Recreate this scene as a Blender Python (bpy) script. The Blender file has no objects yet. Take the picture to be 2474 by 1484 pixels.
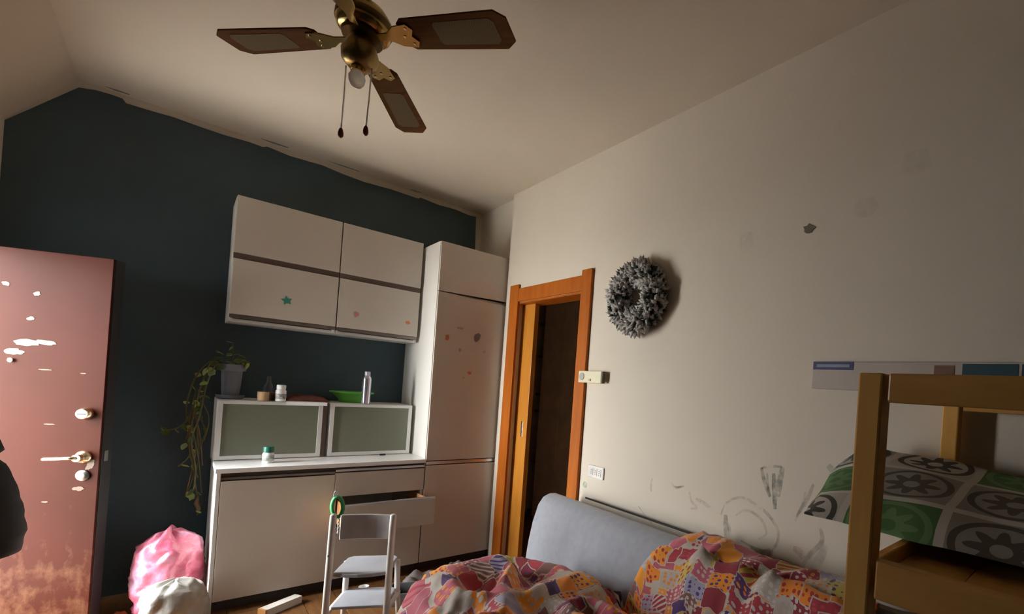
import bpy, bmesh, math, random
from mathutils import Vector, Matrix, noise
random.seed(7)
S = bpy.context.scene
COL = S.collection
pi = math.pi

# ------------------------------------------------------------------ camera
W_, H_ = 2474, 1484
FPX, PPX, PPY = 1134.586, 350.09, 207.52
yaw, pitch, roll = math.radians(45.5126), math.radians(0.1402), math.radians(4.0852)
fwd = Vector((math.sin(yaw)*math.cos(pitch), math.cos(yaw)*math.cos(pitch), math.sin(pitch)))
rgt = Vector((math.cos(yaw), -math.sin(yaw), 0))
up = rgt.cross(fwd)
r2 = rgt*math.cos(roll) + up*math.sin(roll)
u2 = -rgt*math.sin(roll) + up*math.cos(roll)
cam = bpy.data.cameras.new('camera')
camo = bpy.data.objects.new('camera', cam)
COL.objects.link(camo)
camo.matrix_world = Matrix(((r2.x, u2.x, -fwd.x, -2.0111), (r2.y, u2.y, -fwd.y, -4.5947),
                            (r2.z, u2.z, -fwd.z, 1.5581), (0, 0, 0, 1)))
cam.sensor_fit = 'HORIZONTAL'
cam.sensor_width = 36
cam.lens = FPX/W_*36
cam.shift_x = -PPX/W_
cam.shift_y = PPY/W_
cam.clip_start = 0.05
S.camera = camo

# ------------------------------------------------------------------ light
wd = bpy.data.worlds.new('daylight')
S.world = wd
wd.use_nodes = True
bg = wd.node_tree.nodes['Background']
bg.inputs['Color'].default_value = (0.95, 0.97, 0.97, 1)
bg.inputs['Strength'].default_value = 12.0
pl = bpy.data.lights.new('doorway_portal', 'AREA')
pl.shape = 'RECTANGLE'
pl.size, pl.size_y = 2.1, .86
plo = bpy.data.objects.new('doorway_portal', pl)
COL.objects.link(plo)
plo.location = (-3.04, -.455, 1.06)
plo.rotation_euler = (0, -pi/2, 0)
pl.cycles.is_portal = True
sun = bpy.data.lights.new('sun', 'SUN')
sun.energy = 2.5
sun.angle = math.radians(.6)
sun.color = (1.0, .94, .84)
suno = bpy.data.objects.new('sun', sun)
COL.objects.link(suno)
suno.rotation_euler = Vector((.45, -.30, -.84)).to_track_quat('-Z', 'Y').to_euler()
S.view_settings.view_transform = 'Standard'
S.view_settings.look = 'None'
S.view_settings.exposure = 2.0
S.view_settings.gamma = 1.0
S.view_settings.use_curve_mapping = False
try:
    S.cycles.diffuse_bounces = 8
    S.cycles.max_bounces = 14
except Exception:
    pass

# ------------------------------------------------------------------ materials
MATS = {}


class NT:
    """small helper round a node tree"""
    def __init__(s, m):
        s.t = m.node_tree
        s.N = s.t.nodes

    def new(s, kind, **kw):
        n = s.N.new(kind)
        for k, v in kw.items():
            setattr(n, k, v)
        return n

    def link(s, a, b):
        s.t.links.new(a, b)

    def val(s, sock, v):
        if hasattr(v, 'is_output'):
            s.link(v, sock)
        else:
            sock.default_value = v

    def math(s, op, a, b=0.0, c=0.0):
        n = s.new('ShaderNodeMath', operation=op)
        s.val(n.inputs[0], a)
        s.val(n.inputs[1], b)
        s.val(n.inputs[2], c)
        return n.outputs[0]

    def mix(s, f, a, b):
        n = s.new('ShaderNodeMix', data_type='RGBA')
        s.val(n.inputs['Factor'], f)
        for sock, v in ((n.inputs['A'], a), (n.inputs['B'], b)):
            pass
        ia = [i for i in n.inputs if i.type == 'RGBA']
        for sock, v in zip(ia, (a, b)):
            if isinstance(v, tuple) and len(v) == 3:
                v = (*v, 1)
            s.val(sock, v)
        return [o for o in n.outputs if o.type == 'RGBA'][0]

    def coord(s, what='Object', scale=None):
        c = s.new('ShaderNodeTexCoord').outputs[what]
        if scale:
            m = s.new('ShaderNodeMapping')
            m.inputs['Scale'].default_value = scale
            s.link(c, m.inputs['Vector'])
            c = m.outputs[0]
        return c

    def noise(s, vec, scale, detail=3, rough=.5):
        n = s.new('ShaderNodeTexNoise')
        n.inputs['Scale'].default_value = scale
        n.inputs['Detail'].default_value = detail
        n.inputs['Roughness'].default_value = rough
        if vec is not None:
            s.link(vec, n.inputs['Vector'])
        return n.outputs['Fac']

    def ramp(s, fac, stops, interp='LINEAR'):
        n = s.new('ShaderNodeValToRGB')
        n.color_ramp.interpolation = interp
        e = n.color_ramp.elements
        while len(e) < len(stops):
            e.new(0.5)
        for el, (p, c) in zip(e, stops):
            el.position = p
            el.color = (*c, 1) if len(c) == 3 else c
        s.link(fac, n.inputs['Fac'])
        return n.outputs['Color']

    def bump(s, h, strength=.2, dist=.01):
        n = s.new('ShaderNodeBump')
        n.inputs['Strength'].default_value = strength
        n.inputs['Distance'].default_value = dist
        s.link(h, n.inputs['Height'])
        s.link(n.outputs[0], s.bsdf.inputs['Normal'])


def mat(name, col, rough=.6, metal=0, var=.12, vscale=6, bump=0, bscale=60, alpha=1, trans=0, coat=0, spec=.5, sheen=0, stretch=None):
    if name in MATS:
        return MATS[name]
    m = bpy.data.materials.new(name)
    m.use_nodes = True
    t = NT(m)
    b = t.bsdf = t.N['Principled BSDF']
    vec = t.coord('Object', stretch)
    f = t.noise(vec, vscale, 4)
    d = tuple(max(0, c*(1-var)) for c in col)
    l = tuple(min(1, c*(1+var)) for c in col)
    c = t.ramp(f, [(.3, d), (.7, l)])
    t.link(c, b.inputs['Base Color'])
    b.inputs['Roughness'].default_value = rough
    b.inputs['Metallic'].default_value = metal
    b.inputs['Alpha'].default_value = alpha
    b.inputs['Transmission Weight'].default_value = trans
    b.inputs['Coat Weight'].default_value = coat
    b.inputs['Specular IOR Level'].default_value = spec
    b.inputs['Sheen Weight'].default_value = sheen
    if bump:
        t.bump(t.noise(vec, bscale, 4), bump, .004)
    MATS[name] = m
    return m


def wood(name, a, b_, scale=3, stretch=(1, 8, 8), rough=.45, coat=.1):
    m = bpy.data.materials.new(name)
    m.use_nodes = True
    t = NT(m)
    b = t.bsdf = t.N['Principled BSDF']
    v = t.coord('Object', stretch)
    f = t.noise(v, scale, 5, .6)
    t.link(t.ramp(f, [(.3, a), (.7, b_)]), b.inputs['Base Color'])
    b.inputs['Roughness'].default_value = rough
    b.inputs['Coat Weight'].default_value = coat
    b.inputs['Specular IOR Level'].default_value = .15
    t.bump(f, .1, .002)
    MATS[name] = m
    return m


M_wall = mat('white_plaster', (.68, .607, .505), .9, var=.03, vscale=1.2, bump=.12, bscale=90)
M_ceil = mat('ceiling_plaster', (.67, .59, .48), .95, var=.03, vscale=1.0, bump=.1, bscale=70)
M_teal = mat('dark_teal_paint', (.055, .088, .105), .62, var=.10, vscale=2.0, bump=.1, bscale=90)
M_cab = mat('white_cabinet_laminate', (.62, .56, .49), .34, var=.02, vscale=2)
M_cabin = mat('white_carcass_board', (.74, .71, .66), .5, var=.02, vscale=2)
M_alu = mat('brushed_aluminium', (.62, .60, .58), .28, 1, var=.06, vscale=4, stretch=(1, 30, 30))
M_dark = mat('dark_gap', (.05, .036, .03), .7)
M_glass = mat('frosted_glass', (.185, .195, .14), .25, var=.05, vscale=2, spec=.5)
M_top = mat('white_worktop', (.88, .87, .86), .25, var=.03)
M_edge = mat('grey_brown_edge', (.36, .30, .265), .4, var=.08)
M_casing = wood('orange_brown_casing', (.35, .085, .008), (.47, .13, .013), 2.5, (6, 6, .8), .5, .05)
M_pocket = wood('honey_door_veneer', (.48, .18, .022), (.60, .245, .036), 2.5, (6, 6, .8), .45, .1)
M_floor = wood('orange_laminate', (.13, .056, .020), (.235, .112, .042), 4, (9, 1.2, 9), .35, .15)
M_pine = wood('pine', (.66, .34, .085), (.80, .45, .13), 3, (5, 5, .9), .5, .05)
M_pineh = wood('pine_rail', (.56, .29, .075), (.70, .38, .115), 3, (5, .9, 5), .5, .05)
M_brass = mat('antique_brass', (.52, .36, .13), .24, 1, var=.15)
M_blade = wood('dark_blade_wood', (.105, .043, .012), (.175, .075, .022), 4, (1, 8, 8), .75, 0)
M_black = mat('black_edge', (.012, .010, .011), .6)
M_nickel = mat('pale_brass_hardware', (.80, .72, .52), .25, 1, var=.04)
M_cream = mat('cream_plastic', (.72, .66, .45), .45, var=.05)
M_white = mat('white_plastic', (.82, .82, .80), .4, var=.02)
M_sofa = mat('grey_sofa_fabric', (.315, .325, .36), .95, var=.06, vscale=25, bump=.2, bscale=300, sheen=.3)


def cane():
    m = bpy.data.materials.new('woven_cane')
    m.use_nodes = True
    t = NT(m)
    b = t.bsdf = t.N['Principled BSDF']
    v = t.coord('Object')
    ch = t.new('ShaderNodeTexChecker')
    ch.inputs['Scale'].default_value = 260
    ch.inputs['Color1'].default_value = (.19, .135, .055, 1)
    ch.inputs['Color2'].default_value = (.12, .082, .032, 1)
    t.link(v, ch.inputs['Vector'])
    t.link(ch.outputs['Color'], b.inputs['Base Color'])
    b.inputs['Roughness'].default_value = .7
    return m


M_cane = cane()


def door_paint():
    m = bpy.data.materials.new('worn_brown_lacquer')
    m.use_nodes = True
    t = NT(m)
    b = t.bsdf = t.N['Principled BSDF']
    v = t.coord('Object')
    base = t.ramp(t.noise(v, 2.2, 3), [(.3, (.040, .0085, .0042)), (.7, (.052, .0115, .0058))])
    # worn, paler scuffs low on the leaf
    sep = t.new('ShaderNodeSeparateXYZ')
    t.link(v, sep.inputs[0])
    mp = t.coord('Object', (5.5, 5.5, 3.6))
    f = t.noise(mp, 2.2, 5, .65)
    low = t.math('MULTIPLY_ADD', sep.outputs['Z'], -0.33, 0.30)
    s = t.math('ADD', f, low)
    msk = t.ramp(s, [(.68, (0, 0, 0)), (.86, (1, 1, 1))])
    c = t.mix(msk, base, (.095, .038, .019))
    t.link(c, b.inputs['Base Color'])
    b.inputs['Roughness'].default_value = .42
    b.inputs['Specular IOR Level'].default_value = .08
    b.inputs['Coat Weight'].default_value = .01
    b.inputs['Coat Roughness'].default_value = .25
    t.bump(f, .12, .004)
    return m


M_door = door_paint()


def quilt_mat():
    m = bpy.data.materials.new('patchwork_print')
    m.use_nodes = True
    t = NT(m)
    b = t.bsdf = t.N['Principled BSDF']
    uv = t.new('ShaderNodeTexCoord').outputs['UV']
    wob = t.new('ShaderNodeTexNoise')
    wob.inputs['Scale'].default_value = 2.2
    t.link(uv, wob.inputs['Vector'])
    vm = t.new('ShaderNodeVectorMath', operation='MULTIPLY_ADD')
    t.link(wob.outputs['Color'], vm.inputs[0])
    vm.inputs[1].default_value = (.12, .12, 0)
    t.link(uv, vm.inputs[2])
    p = vm.outputs[0]
    vor = t.new('ShaderNodeTexVoronoi', distance='CHEBYCHEV', feature='F1')
    vor.inputs['Scale'].default_value = 10.5
    vor.inputs['Randomness'].default_value = .75
    t.link(p, vor.inputs['Vector'])
    sc = t.new('ShaderNodeSeparateColor')
    t.link(vor.outputs['Color'], sc.inputs[0])
    ra, rb = sc.outputs[0], sc.outputs[1]
    pal = [(0, (.46, .40, .35)), (.12, (.80, .25, .012)), (.30, (.27, .022, .035)), (.42, (.48, .10, .14)), (.55, (.085, .03, .14)),
           (.63, (.82, .30, .016)), (.74, (.52, .40, .07)), (.79, (.22, .10, .085)), (.86, (.36, .33, .45)), (.92, (.40, .035, .05))]
    pal2 = [(0, (.42, .03, .045)), (.22, (.74, .24, .015)), (.36, (.50, .44, .40)), (.52, (.09, .04, .17)), (.66, (.60, .53, .50)),
            (.82, (.45, .07, .10)), (.92, (.58, .46, .38))]
    base = t.ramp(ra, pal, 'CONSTANT')
    acc = t.ramp(rb, pal2, 'CONSTANT')
    # dots inside patches
    d = t.new('ShaderNodeTexVoronoi', feature='F1')
    d.inputs['Scale'].default_value = 38
    d.inputs['Randomness'].default_value = .35
    t.link(p, d.inputs['Vector'])
    dots = t.math('LESS_THAN', d.outputs['Distance'], .34)
    use = t.math('GREATER_THAN', sc.outputs[2], .36)
    c = t.mix(t.math('MULTIPLY', dots, use), base, acc)
    # stripes in some
    sx = t.new('ShaderNodeSeparateXYZ')
    t.link(p, sx.inputs[0])
    st = t.math('GREATER_THAN', t.math('SINE', t.math('MULTIPLY', t.math('ADD', sx.outputs[0], sx.outputs[1]), 190)), .25)
    us = t.math('LESS_THAN', sc.outputs[2], .10)
    c = t.mix(t.math('MULTIPLY', st, us), c, acc)
    # narrow ribbon between patches
    e = t.new('ShaderNodeTexVoronoi', distance='CHEBYCHEV', feature='F2')
    e.inputs['Scale'].default_value = 10.5
    e.inputs['Randomness'].default_value = .75
    t.link(p, e.inputs['Vector'])
    gap = t.math('LESS_THAN', t.math('SUBTRACT', e.outputs['Distance'], vor.outputs['Distance']), .028)
    c = t.mix(gap, c, (.52, .45, .38))
    t.link(c, b.inputs['Base Color'])
    b.inputs['Roughness'].default_value = .85
    b.inputs['Sheen Weight'].default_value = .2
    t.bump(t.noise(p, 60, 3), .25, .004)
    return m


def duvet_mat():
    m = bpy.data.materials.new('green_tile_print')
    m.use_nodes = True
    t = NT(m)
    b = t.bsdf = t.N['Principled BSDF']
    uv = t.new('ShaderNodeTexCoord').outputs['UV']
    sc = t.new('ShaderNodeVectorMath', operation='SCALE')
    t.link(uv, sc.inputs[0])
    sc.inputs['Scale'].default_value = 4.4
    fl = t.new('ShaderNodeVectorMath', operation='FLOOR')
    t.link(sc.outputs[0], fl.inputs[0])
    fr = t.new('ShaderNodeVectorMath', operation='FRACTION')
    t.link(sc.outputs[0], fr.inputs[0])
    wn = t.new('ShaderNodeTexWhiteNoise')
    t.link(fl.outputs[0], wn.inputs['Vector'])
    r = wn.outputs['Value']
    sx = t.new('ShaderNodeSeparateXYZ')
    t.link(fr.outputs[0], sx.inputs[0])
    x = t.math('SUBTRACT', sx.outputs[0], .5)
    y = t.math('SUBTRACT', sx.outputs[1], .5)
    rad = t.math('SQRT', t.math('ADD', t.math('MULTIPLY', x, x), t.math('MULTIPLY', y, y)))
    ang = t.math('ARCTAN2', y, x)
    pet = t.math('MULTIPLY_ADD', t.math('COSINE', t.math('MULTIPLY', ang, 8)), .07, .24)
    flower = t.math('MULTIPLY', t.math('LESS_THAN', rad, pet), t.math('GREATER_THAN', rad, .09))
    ring = t.math('LESS_THAN', t.math('ABSOLUTE', t.math('SUBTRACT', rad, .40)), .035)
    deco = t.math('MAXIMUM', flower, ring)
    base = t.ramp(r, [(0, (.27, .245, .205)), (.34, (.055, .135, .035)), (.56, (.34, .31, .27)), (.74, (.42, .39, .34)), (.80, (.10, .095, .13)), (.86, (.07, .155, .045))], 'CONSTANT')
    fg = t.ramp(r, [(0, (.09, .075, .055)), (.34, (.10, .20, .07)), (.56, (.055, .07, .055)), (.74, (.06, .055, .04)), (.80, (.06, .06, .09)), (.86, (.13, .24, .09))], 'CONSTANT')
    c = t.mix(deco, base, fg)
    ax = t.math('MAXIMUM', t.math('ABSOLUTE', x), t.math('ABSOLUTE', y))
    c = t.mix(t.math('GREATER_THAN', ax, .455), c, (.52, .48, .42))
    t.link(c, b.inputs['Base Color'])
    b.inputs['Roughness'].default_value = .9
    return m


def bag_mat(name, c1, c2, c3):
    m = bpy.data.materials.new(name)
    m.use_nodes = True
    t = NT(m)
    b = t.bsdf = t.N['Principled BSDF']
    v = t.coord('Object')
    f = t.noise(v, 6, 4, .6)
    c = t.ramp(f, [(.32, c1), (.52, c2), (.70, c3)])
    t.link(c, b.inputs['Base Color'])
    b.inputs['Roughness'].default_value = .28
    b.inputs['Subsurface Weight'].default_value = .15
    b.inputs['Subsurface Radius'].default_value = (.05, .03, .03)
    t.bump(t.noise(v, 22, 4, .6), .5, .01)
    return m


# ------------------------------------------------------------------ mesh helpers
class MB:
    def __init__(s, local=False):
        s.v, s.f, s.uv, s.local = [], [], None, local

    def add(s, vs, fs):
        n = len(s.v)
        s.v += [tuple(p) for p in vs]
        s.f += [tuple(i+n for i in f) for f in fs]
        return s

    def box(s, x0, x1, y0, y1, z0, z1, M=None):
        vs = [Vector((x, y, z)) for z in (z0, z1) for y in (y0, y1) for x in (x0, x1)]
        if M is not None:
            vs = [M @ p for p in vs]
        return s.add(vs, [(0, 2, 3, 1), (4, 5, 7, 6), (0, 1, 5, 4), (2, 6, 7, 3), (0, 4, 6, 2), (1, 3, 7, 5)])

    def prism(s, poly, to3, d):
        """poly: list of 2-D points, to3(u, v, w) -> 3-D, extruded w = 0..d"""
        n = len(poly)
        vs = [to3(u, v, 0) for u, v in poly] + [to3(u, v, d) for u, v in poly]
        fs = [tuple(range(n))[::-1], tuple(range(n, 2*n))] + [(i, (i+1) % n, n+(i+1) % n, n+i) for i in range(n)]
        return s.add(vs, fs)

    def lathe(s, prof, c=(0, 0, 0), n=24, M=None, wob=None):
        vs, fs = [], []
        for k, (r, z) in enumerate(prof):
            for i in range(n):
                a = 2*pi*i/n
                rr = r if wob is None else r*wob(a, z)
                p = Vector((rr*math.cos(a), rr*math.sin(a), z))
                if M is not None:
                    p = M @ p
                vs.append(p + Vector(c))
        for k in range(len(prof)-1):
            for i in range(n):
                j = (i+1) % n
                fs.append((k*n+i, k*n+j, (k+1)*n+j, (k+1)*n+i))
        fs.append(tuple(range(n))[::-1])
        fs.append(tuple((len(prof)-1)*n+i for i in range(n)))
        return s.add(vs, fs)

    def tube(s, path, r, n=8, flat=1.0, upv=None):
        path = [Vector(p) for p in path]
        m = len(path)
        rs = r if isinstance(r, (list, tuple)) else [r]*m
        vs, fs = [], []
        prev = None
        for k, p in enumerate(path):
            d = (path[min(k+1, m-1)] - path[max(k-1, 0)])
            d = d.normalized() if d.length > 1e-9 else Vector((0, 0, 1))
            a = Vector(upv) if upv else (prev if prev is not None else (Vector((0, 0, 1)) if abs(d.z) < .9 else Vector((1, 0, 0))))
            e1 = a - d*a.dot(d)
            e1 = e1.normalized() if e1.length > 1e-6 else d.orthogonal().normalized()
            prev = e1
            e2 = d.cross(e1)
            for i in range(n):
                t = 2*pi*i/n
                vs.append(p + e1*(rs[k]*flat*math.cos(t)) + e2*(rs[k]*math.sin(t)))
        for k in range(m-1):
            for i in range(n):
                j = (i+1) % n
                fs.append((k*n+i, k*n+j, (k+1)*n+j, (k+1)*n+i))
        fs.append(tuple(range(n))[::-1])
        fs.append(tuple((m-1)*n+i for i in range(n)))
        return s.add(vs, fs)


WM = {}


def root_of(o):
    while o.parent is not None:
        o = o.parent
    return o


def tag(o, label=None, cat=None, group=None, kind=None):
    for k, v in (('label', label), ('category', cat), ('group', group), ('kind', kind)):
        if v:
            o[k] = v
    return o


def thing(name, label, cat, loc=(0, 0, 0), rz=0, group=None, M=None):
    o = bpy.data.objects.new(name, None)
    COL.objects.link(o)
    o.empty_display_size = .05
    m = M if M is not None else Matrix.Translation(Vector(loc)) @ Matrix.Rotation(rz, 4, 'Z')
    o.matrix_world = m
    WM[o.name] = m
    return tag(o, label, cat, group)


def obj(name, mb, mt, parent=None, bevel=0, smooth=False, loc=None, rz=0, seg=2, auto=None):
    me = bpy.data.meshes.new(name)
    vs = mb.v
    if parent is not None and not mb.local:
        inv = WM[root_of(parent).name].inverted()
        vs = [inv @ Vector(p) for p in vs]
    elif parent is None and loc is None and not mb.local:
        c = Vector((sum(p[0] for p in vs)/len(vs), sum(p[1] for p in vs)/len(vs), min(p[2] for p in vs)))
        vs = [Vector(p)-c for p in vs]
        loc = c
    me.from_pydata([tuple(p) for p in vs], [], mb.f)
    bm = bmesh.new()
    bm.from_mesh(me)
    bmesh.ops.recalc_face_normals(bm, faces=bm.faces)
    if bevel:
        bmesh.ops.bevel(bm, geom=[e for e in bm.edges if len(e.link_faces) == 2 and e.calc_face_angle(0) > .6], offset=bevel, segments=seg, affect='EDGES', profile=.5, clamp_overlap=True)
    if smooth:
        for f in bm.faces:
            f.smooth = True
        if auto is not None:
            for e in bm.edges:
                if len(e.link_faces) == 2 and e.calc_face_angle(0) > auto:
                    e.smooth = False
    bm.to_mesh(me)
    bm.free()
    if mt is not None:
        me.materials.append(mt)
    o = bpy.data.objects.new(name, me)
    COL.objects.link(o)
    if parent is not None:
        o.parent = parent
    if loc is not None:
        o.location = loc
        o.rotation_euler = (0, 0, rz)
    if parent is None:
        WM[o.name] = Matrix.Translation(Vector(loc or (0, 0, 0))) @ Matrix.Rotation(rz, 4, 'Z')
    return o


def struct(name, mb, mt, **kw):
    mb.local = True
    o = obj(name, mb, mt, None, **kw)
    o['kind'] = 'structure'
    return o


def copy_part(o, parent, loc=None, rot=None, sc=None):
    c = o.copy()
    COL.objects.link(c)
    c.parent = parent
    if loc is not None:
        c.location = loc
    if rot is not None:
        c.rotation_euler = rot
    if sc is not None:
        c.scale = sc
    return c


def patch(path2, to3, th=.0015):
    return MB().prism(path2, to3, th)


# ------------------------------------------------------------------ room shell
CZ = 3.215
# walls: the back wall's front face is painted teal up to a hand-cut edge, white above it
edge = [(-2.78, 2.85), (-2.527, 3.168), (-2.46, 3.186), (-2.40, 3.19), (-2.352, 3.188), (-2.335, 3.166), (-2.22, 3.170), (-2.124, 3.176), (-2.0, 3.170),
        (-1.878, 3.168), (-1.74, 3.176), (-1.665, 3.172), (-1.640, 3.186), (-1.506, 3.172), (-1.38, 3.178), (-1.298, 3.182), (-1.16, 3.166),
        (-1.008, 3.158), (-.80, 3.170), (-.583, 3.166), (-.56, 3.182), (-.40, 3.170), (-.25, 3.178), (-.12, 3.166), (-.045, 3.172)]
mb = MB()
mb.box(-3.03, .30, 0.004, .20, 0, CZ+.1)
wb = struct('wall_back', mb, M_wall)
poly = [(-2.78, 0)] + edge + [(-.022, 2.60), (-.010, 0)]
mb = MB(True).prism(poly, lambda u, v, w: (u, .004-w, v), .004)
po = obj('teal_paint', mb, M_teal, wb)
po['label'] = 'dark teal paint coat with a ragged hand cut top edge'
mb = MB()
mb.box(-3.03, -2.78, -.028, .004, 0, CZ+.1)
mb.box(-3.03, -2.78, -.88, -.028, 2.12, CZ+.1)
wl = struct('wall_left', mb, M_wall)
struct('wall_left_near', MB().box(-3.03, -2.78, -6.4, -.88, 0, CZ+.1), M_teal)
mb = MB()
mb.box(-.03, .12, -6.4, -1.84, 0, CZ+.1)
mb.box(-.03, .12, -1.84, -.93, 2.25, CZ+.1)
mb.box(-.03, .015, -.93, -.715, 0, CZ+.1)
mb.box(.085, .12, -.93, -.715, 0, CZ+.1)
mb.box(-.03+.045, .12, -.93, -.715, 2.25, CZ+.1)
mb.box(.018, .12, -.715, .004, 0, CZ+.1)
wr = struct('wall_right', mb, M_wall)
mb = MB()
mb.box(-3.03, .12, -6.6, -6.4, 0, CZ+.1)
struct('wall_front', mb, M_teal)
mb = MB()
mb.box(-2.53, .12, -6.4, .004, CZ, CZ+.1)
mb.prism([(-2.53, CZ), (-2.80, 2.825), (-2.80, CZ+.1), (-2.53, CZ+.1)], lambda u, v, w: (u, w, v), -6.4)
ce = struct('ceiling', mb, M_ceil)
# smears of wall paint on the ceiling beside the wall
for k, (x, y, L, wdt) in enumerate(((-2.37, -.035, .10, .022), (-1.60, -.04, .16, .026), (-1.16, -.045, .22, .016), (-.62, -.03, .10, .012))):
    mb = MB(True).prism([(x-L/2, y), (x-L*.1, y+wdt*.6), (x+L*.45, y+wdt*.3), (x+L*.5, y-wdt*.3), (x, y-wdt*.45)], lambda u, v, w: (u, v, CZ-w), .0015)
    obj('paint_smear', mb, mat('teal_smear', (.20, .205, .19), .8), ce)

# floor of laid planks
mb = MB()
mb.box(-4.3, 1.75, -6.4, .62, -.1, -.012)
fl = struct('floor', mb, M_dark)
mb = MB(True).box(-.092, .092, -.597, .597, -.012, 0)
pk = None
row = 0
x = -3.03+.093
while x < 1.7:
    y = -6.4 + (.25 if row % 3 == 0 else (.62 if row % 3 == 1 else .95)) - .35
    while y < 1.2:
        y0, y1 = max(y-.597, -6.4), min(y+.597, .62)
        if y1-y0 > .05:
            if pk is None:
                pk = obj('plank', mb, M_floor, fl, bevel=.002, seg=1)
                c = pk
            else:
                c = copy_part(pk, fl)
            c.location = (x, (y0+y1)/2, 0)
            c.scale = (1, (y1-y0)/1.194, 1)
        y += 1.2
    x += .1865
    row += 1
mb = MB()
mb.box(-4.3, -3.035, -2.3, .6, -.1, 0)
struct('landing', mb, mat('grey_landing_stone', (.52, .50, .47), .8))
mb = MB()
mb.box(-14, -4.301, -9, 9, -.1, 0)
mb.box(-4.3, -3.035, -9, -2.3, -.1, 0)
mb.box(-4.3, -3.035, .6, 9, -.1, 0)
struct('ground_outside', mb, mat('grey_landing_stone', (.52, .50, .47), .8))
struct('wall_light_block', MB().box(-4.6, -3.035, -1.22, -1.10, 0, 2.9), mat('dark_block_render', (.13, .12, .11), .9))  # unseen wall added outside to keep daylight off the open door leaf
# hallway behind the sliding door
M_hall = mat('hall_plaster', (.62, .55, .46), .9)
mb = MB()
mb.box(1.55, 1.65, -2.9, .6, 0, 2.9)
mb.box(.12, .30, .2, .6, 0, 2.9)
mb.box(.12, 1.65, -3.0, -2.9, 0, 2.9)
mb.box(.30, 1.65, .5, .6, 0, 2.9)
struct('wall_hall', mb, M_hall)
mb = MB()
mb.box(.12, 1.65, -3.0, .6, 2.9, 3.0)
struct('ceiling_hall', mb, M_hall)
t = thing('hall_wardrobe', 'tall plain beige wardrobe in the dark hall seen through the sliding door', 'wardrobe', (1.1, -.55, 0))
obj('carcass', MB().box(.93, 1.5, -1.20, .16, 0, 2.75), mat('beige_laminate', (.82, .68, .56), .5), t)
for a, b in ((-1.195, -.66), (-.655, -.245), (-.24, .155)):
    obj('door', MB().box(.908, .929, a+.002, b-.002, .06, 2.74), mat('beige_laminate', (.82, .68, .56), .5), t, bevel=.003)
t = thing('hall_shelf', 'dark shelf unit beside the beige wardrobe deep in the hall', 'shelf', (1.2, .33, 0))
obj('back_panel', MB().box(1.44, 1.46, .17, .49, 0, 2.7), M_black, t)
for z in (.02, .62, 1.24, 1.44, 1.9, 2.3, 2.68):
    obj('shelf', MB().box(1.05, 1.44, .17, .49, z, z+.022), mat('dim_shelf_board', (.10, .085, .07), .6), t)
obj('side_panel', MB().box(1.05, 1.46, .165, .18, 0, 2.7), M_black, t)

# ------------------------------------------------------------------ entrance door leaf (open, hinged on the left wall)
dv = Vector((-.877, .48, 0))
nv = Vector((.48, .877, 0))
LM = Matrix(((dv.x, nv.x, 0, -2.299), (dv.y, nv.y, 0, -.508), (0, 0, 1, 0), (0, 0, 0, 1)))   # local: x from latch to hinge, y into the leaf
d1 = bpy.data.objects.new('door_1', None)
COL.objects.link(d1)
d1.matrix_world = LM
WM[d1.name] = LM
d1['kind'] = 'structure'
d1['label'] = 'worn brown entrance door standing open with two locks and a lever handle'
MATS['d'] = M_door
obj('face_panel', MB(True).box(0.002, .82, 0, .012, .012, 2.10), M_door, d1, bevel=.002)
obj('edge', MB(True).box(0, .82, .0125, .082, .012, 2.10), M_black, d1, bevel=.003)['label'] = 'near black door edge'
RX = Matrix.Rotation(pi/2, 4, 'X')    # lathe axis z -> -y (towards the viewer)


def disc(prof, x, z, mt, name, parent, n=24):
    mbx = MB(True).lathe(prof, (x, 0, z), n, RX)
    return obj(name, mbx, mt, parent, smooth=True, auto=.6)


lk = disc([(.034, 0), (.034, .012), (.030, .030), (.026, .036), (.004, .036)], .070, 1.2198, M_nickel, 'lock_cylinder', d1)
obj('keyhole', MB(True).box(.052, .088, -.038, -.0355, 1.2168, 1.2227999999999999), M_black, lk)
rs = disc([(.036, 0), (.036, .010), (.030, .020), (.020, .030), (.020, .055), (.004, .055)], .068, 0.9763, M_nickel, 'handle_rose', d1)
obj('lever', MB(True).tube([(.068, -.048, 0.9763), (.092, -.056, 0.9763), (.13, -.057, 0.973), (.200, -.055, 0.9675)], [.013, .014, .0125, .0135], 10, .75), M_nickel, rs, smooth=True)
l2 = disc([(.030, 0), (.030, .008), (.020, .016), (.012, .017), (.003, .017)], .066, 0.8727, mat('dull_steel', (.30, .29, .27), .4, 1), 'lower_lock', d1)
disc([(.012, 0), (.012, .010), (.007, .013), (.002, .013)], .398, 1.493, M_nickel, 'peephole', d1, 16)
obj('strike_latch', MB(True).box(-.004, .001, .025, .05, 0.95, 1.01), mat('dull_steel', (.30, .29, .27), .4, 1), d1, bevel=.001)
M_mark_glint = mat('pale_mark_glint', (.38, .33, .23), .35, var=.1, vscale=20)  # worn paint and residue, plus glossy reflections put in as pale flat patches


def blob(cx, cz, a, b, n=14, jit=.25, tilt=0, seed=0):
    rnd = random.Random(seed)
    out = []
    for i in range(n):
        q = 2*pi*i/n
        k = 1+rnd.uniform(-jit, jit)
        u, v = a*k*math.cos(q), b*k*math.sin(q)
        out.append((cx+u*math.cos(tilt)-v*math.sin(tilt), cz+u*math.sin(tilt)+v*math.cos(tilt)))
    return out


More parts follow.
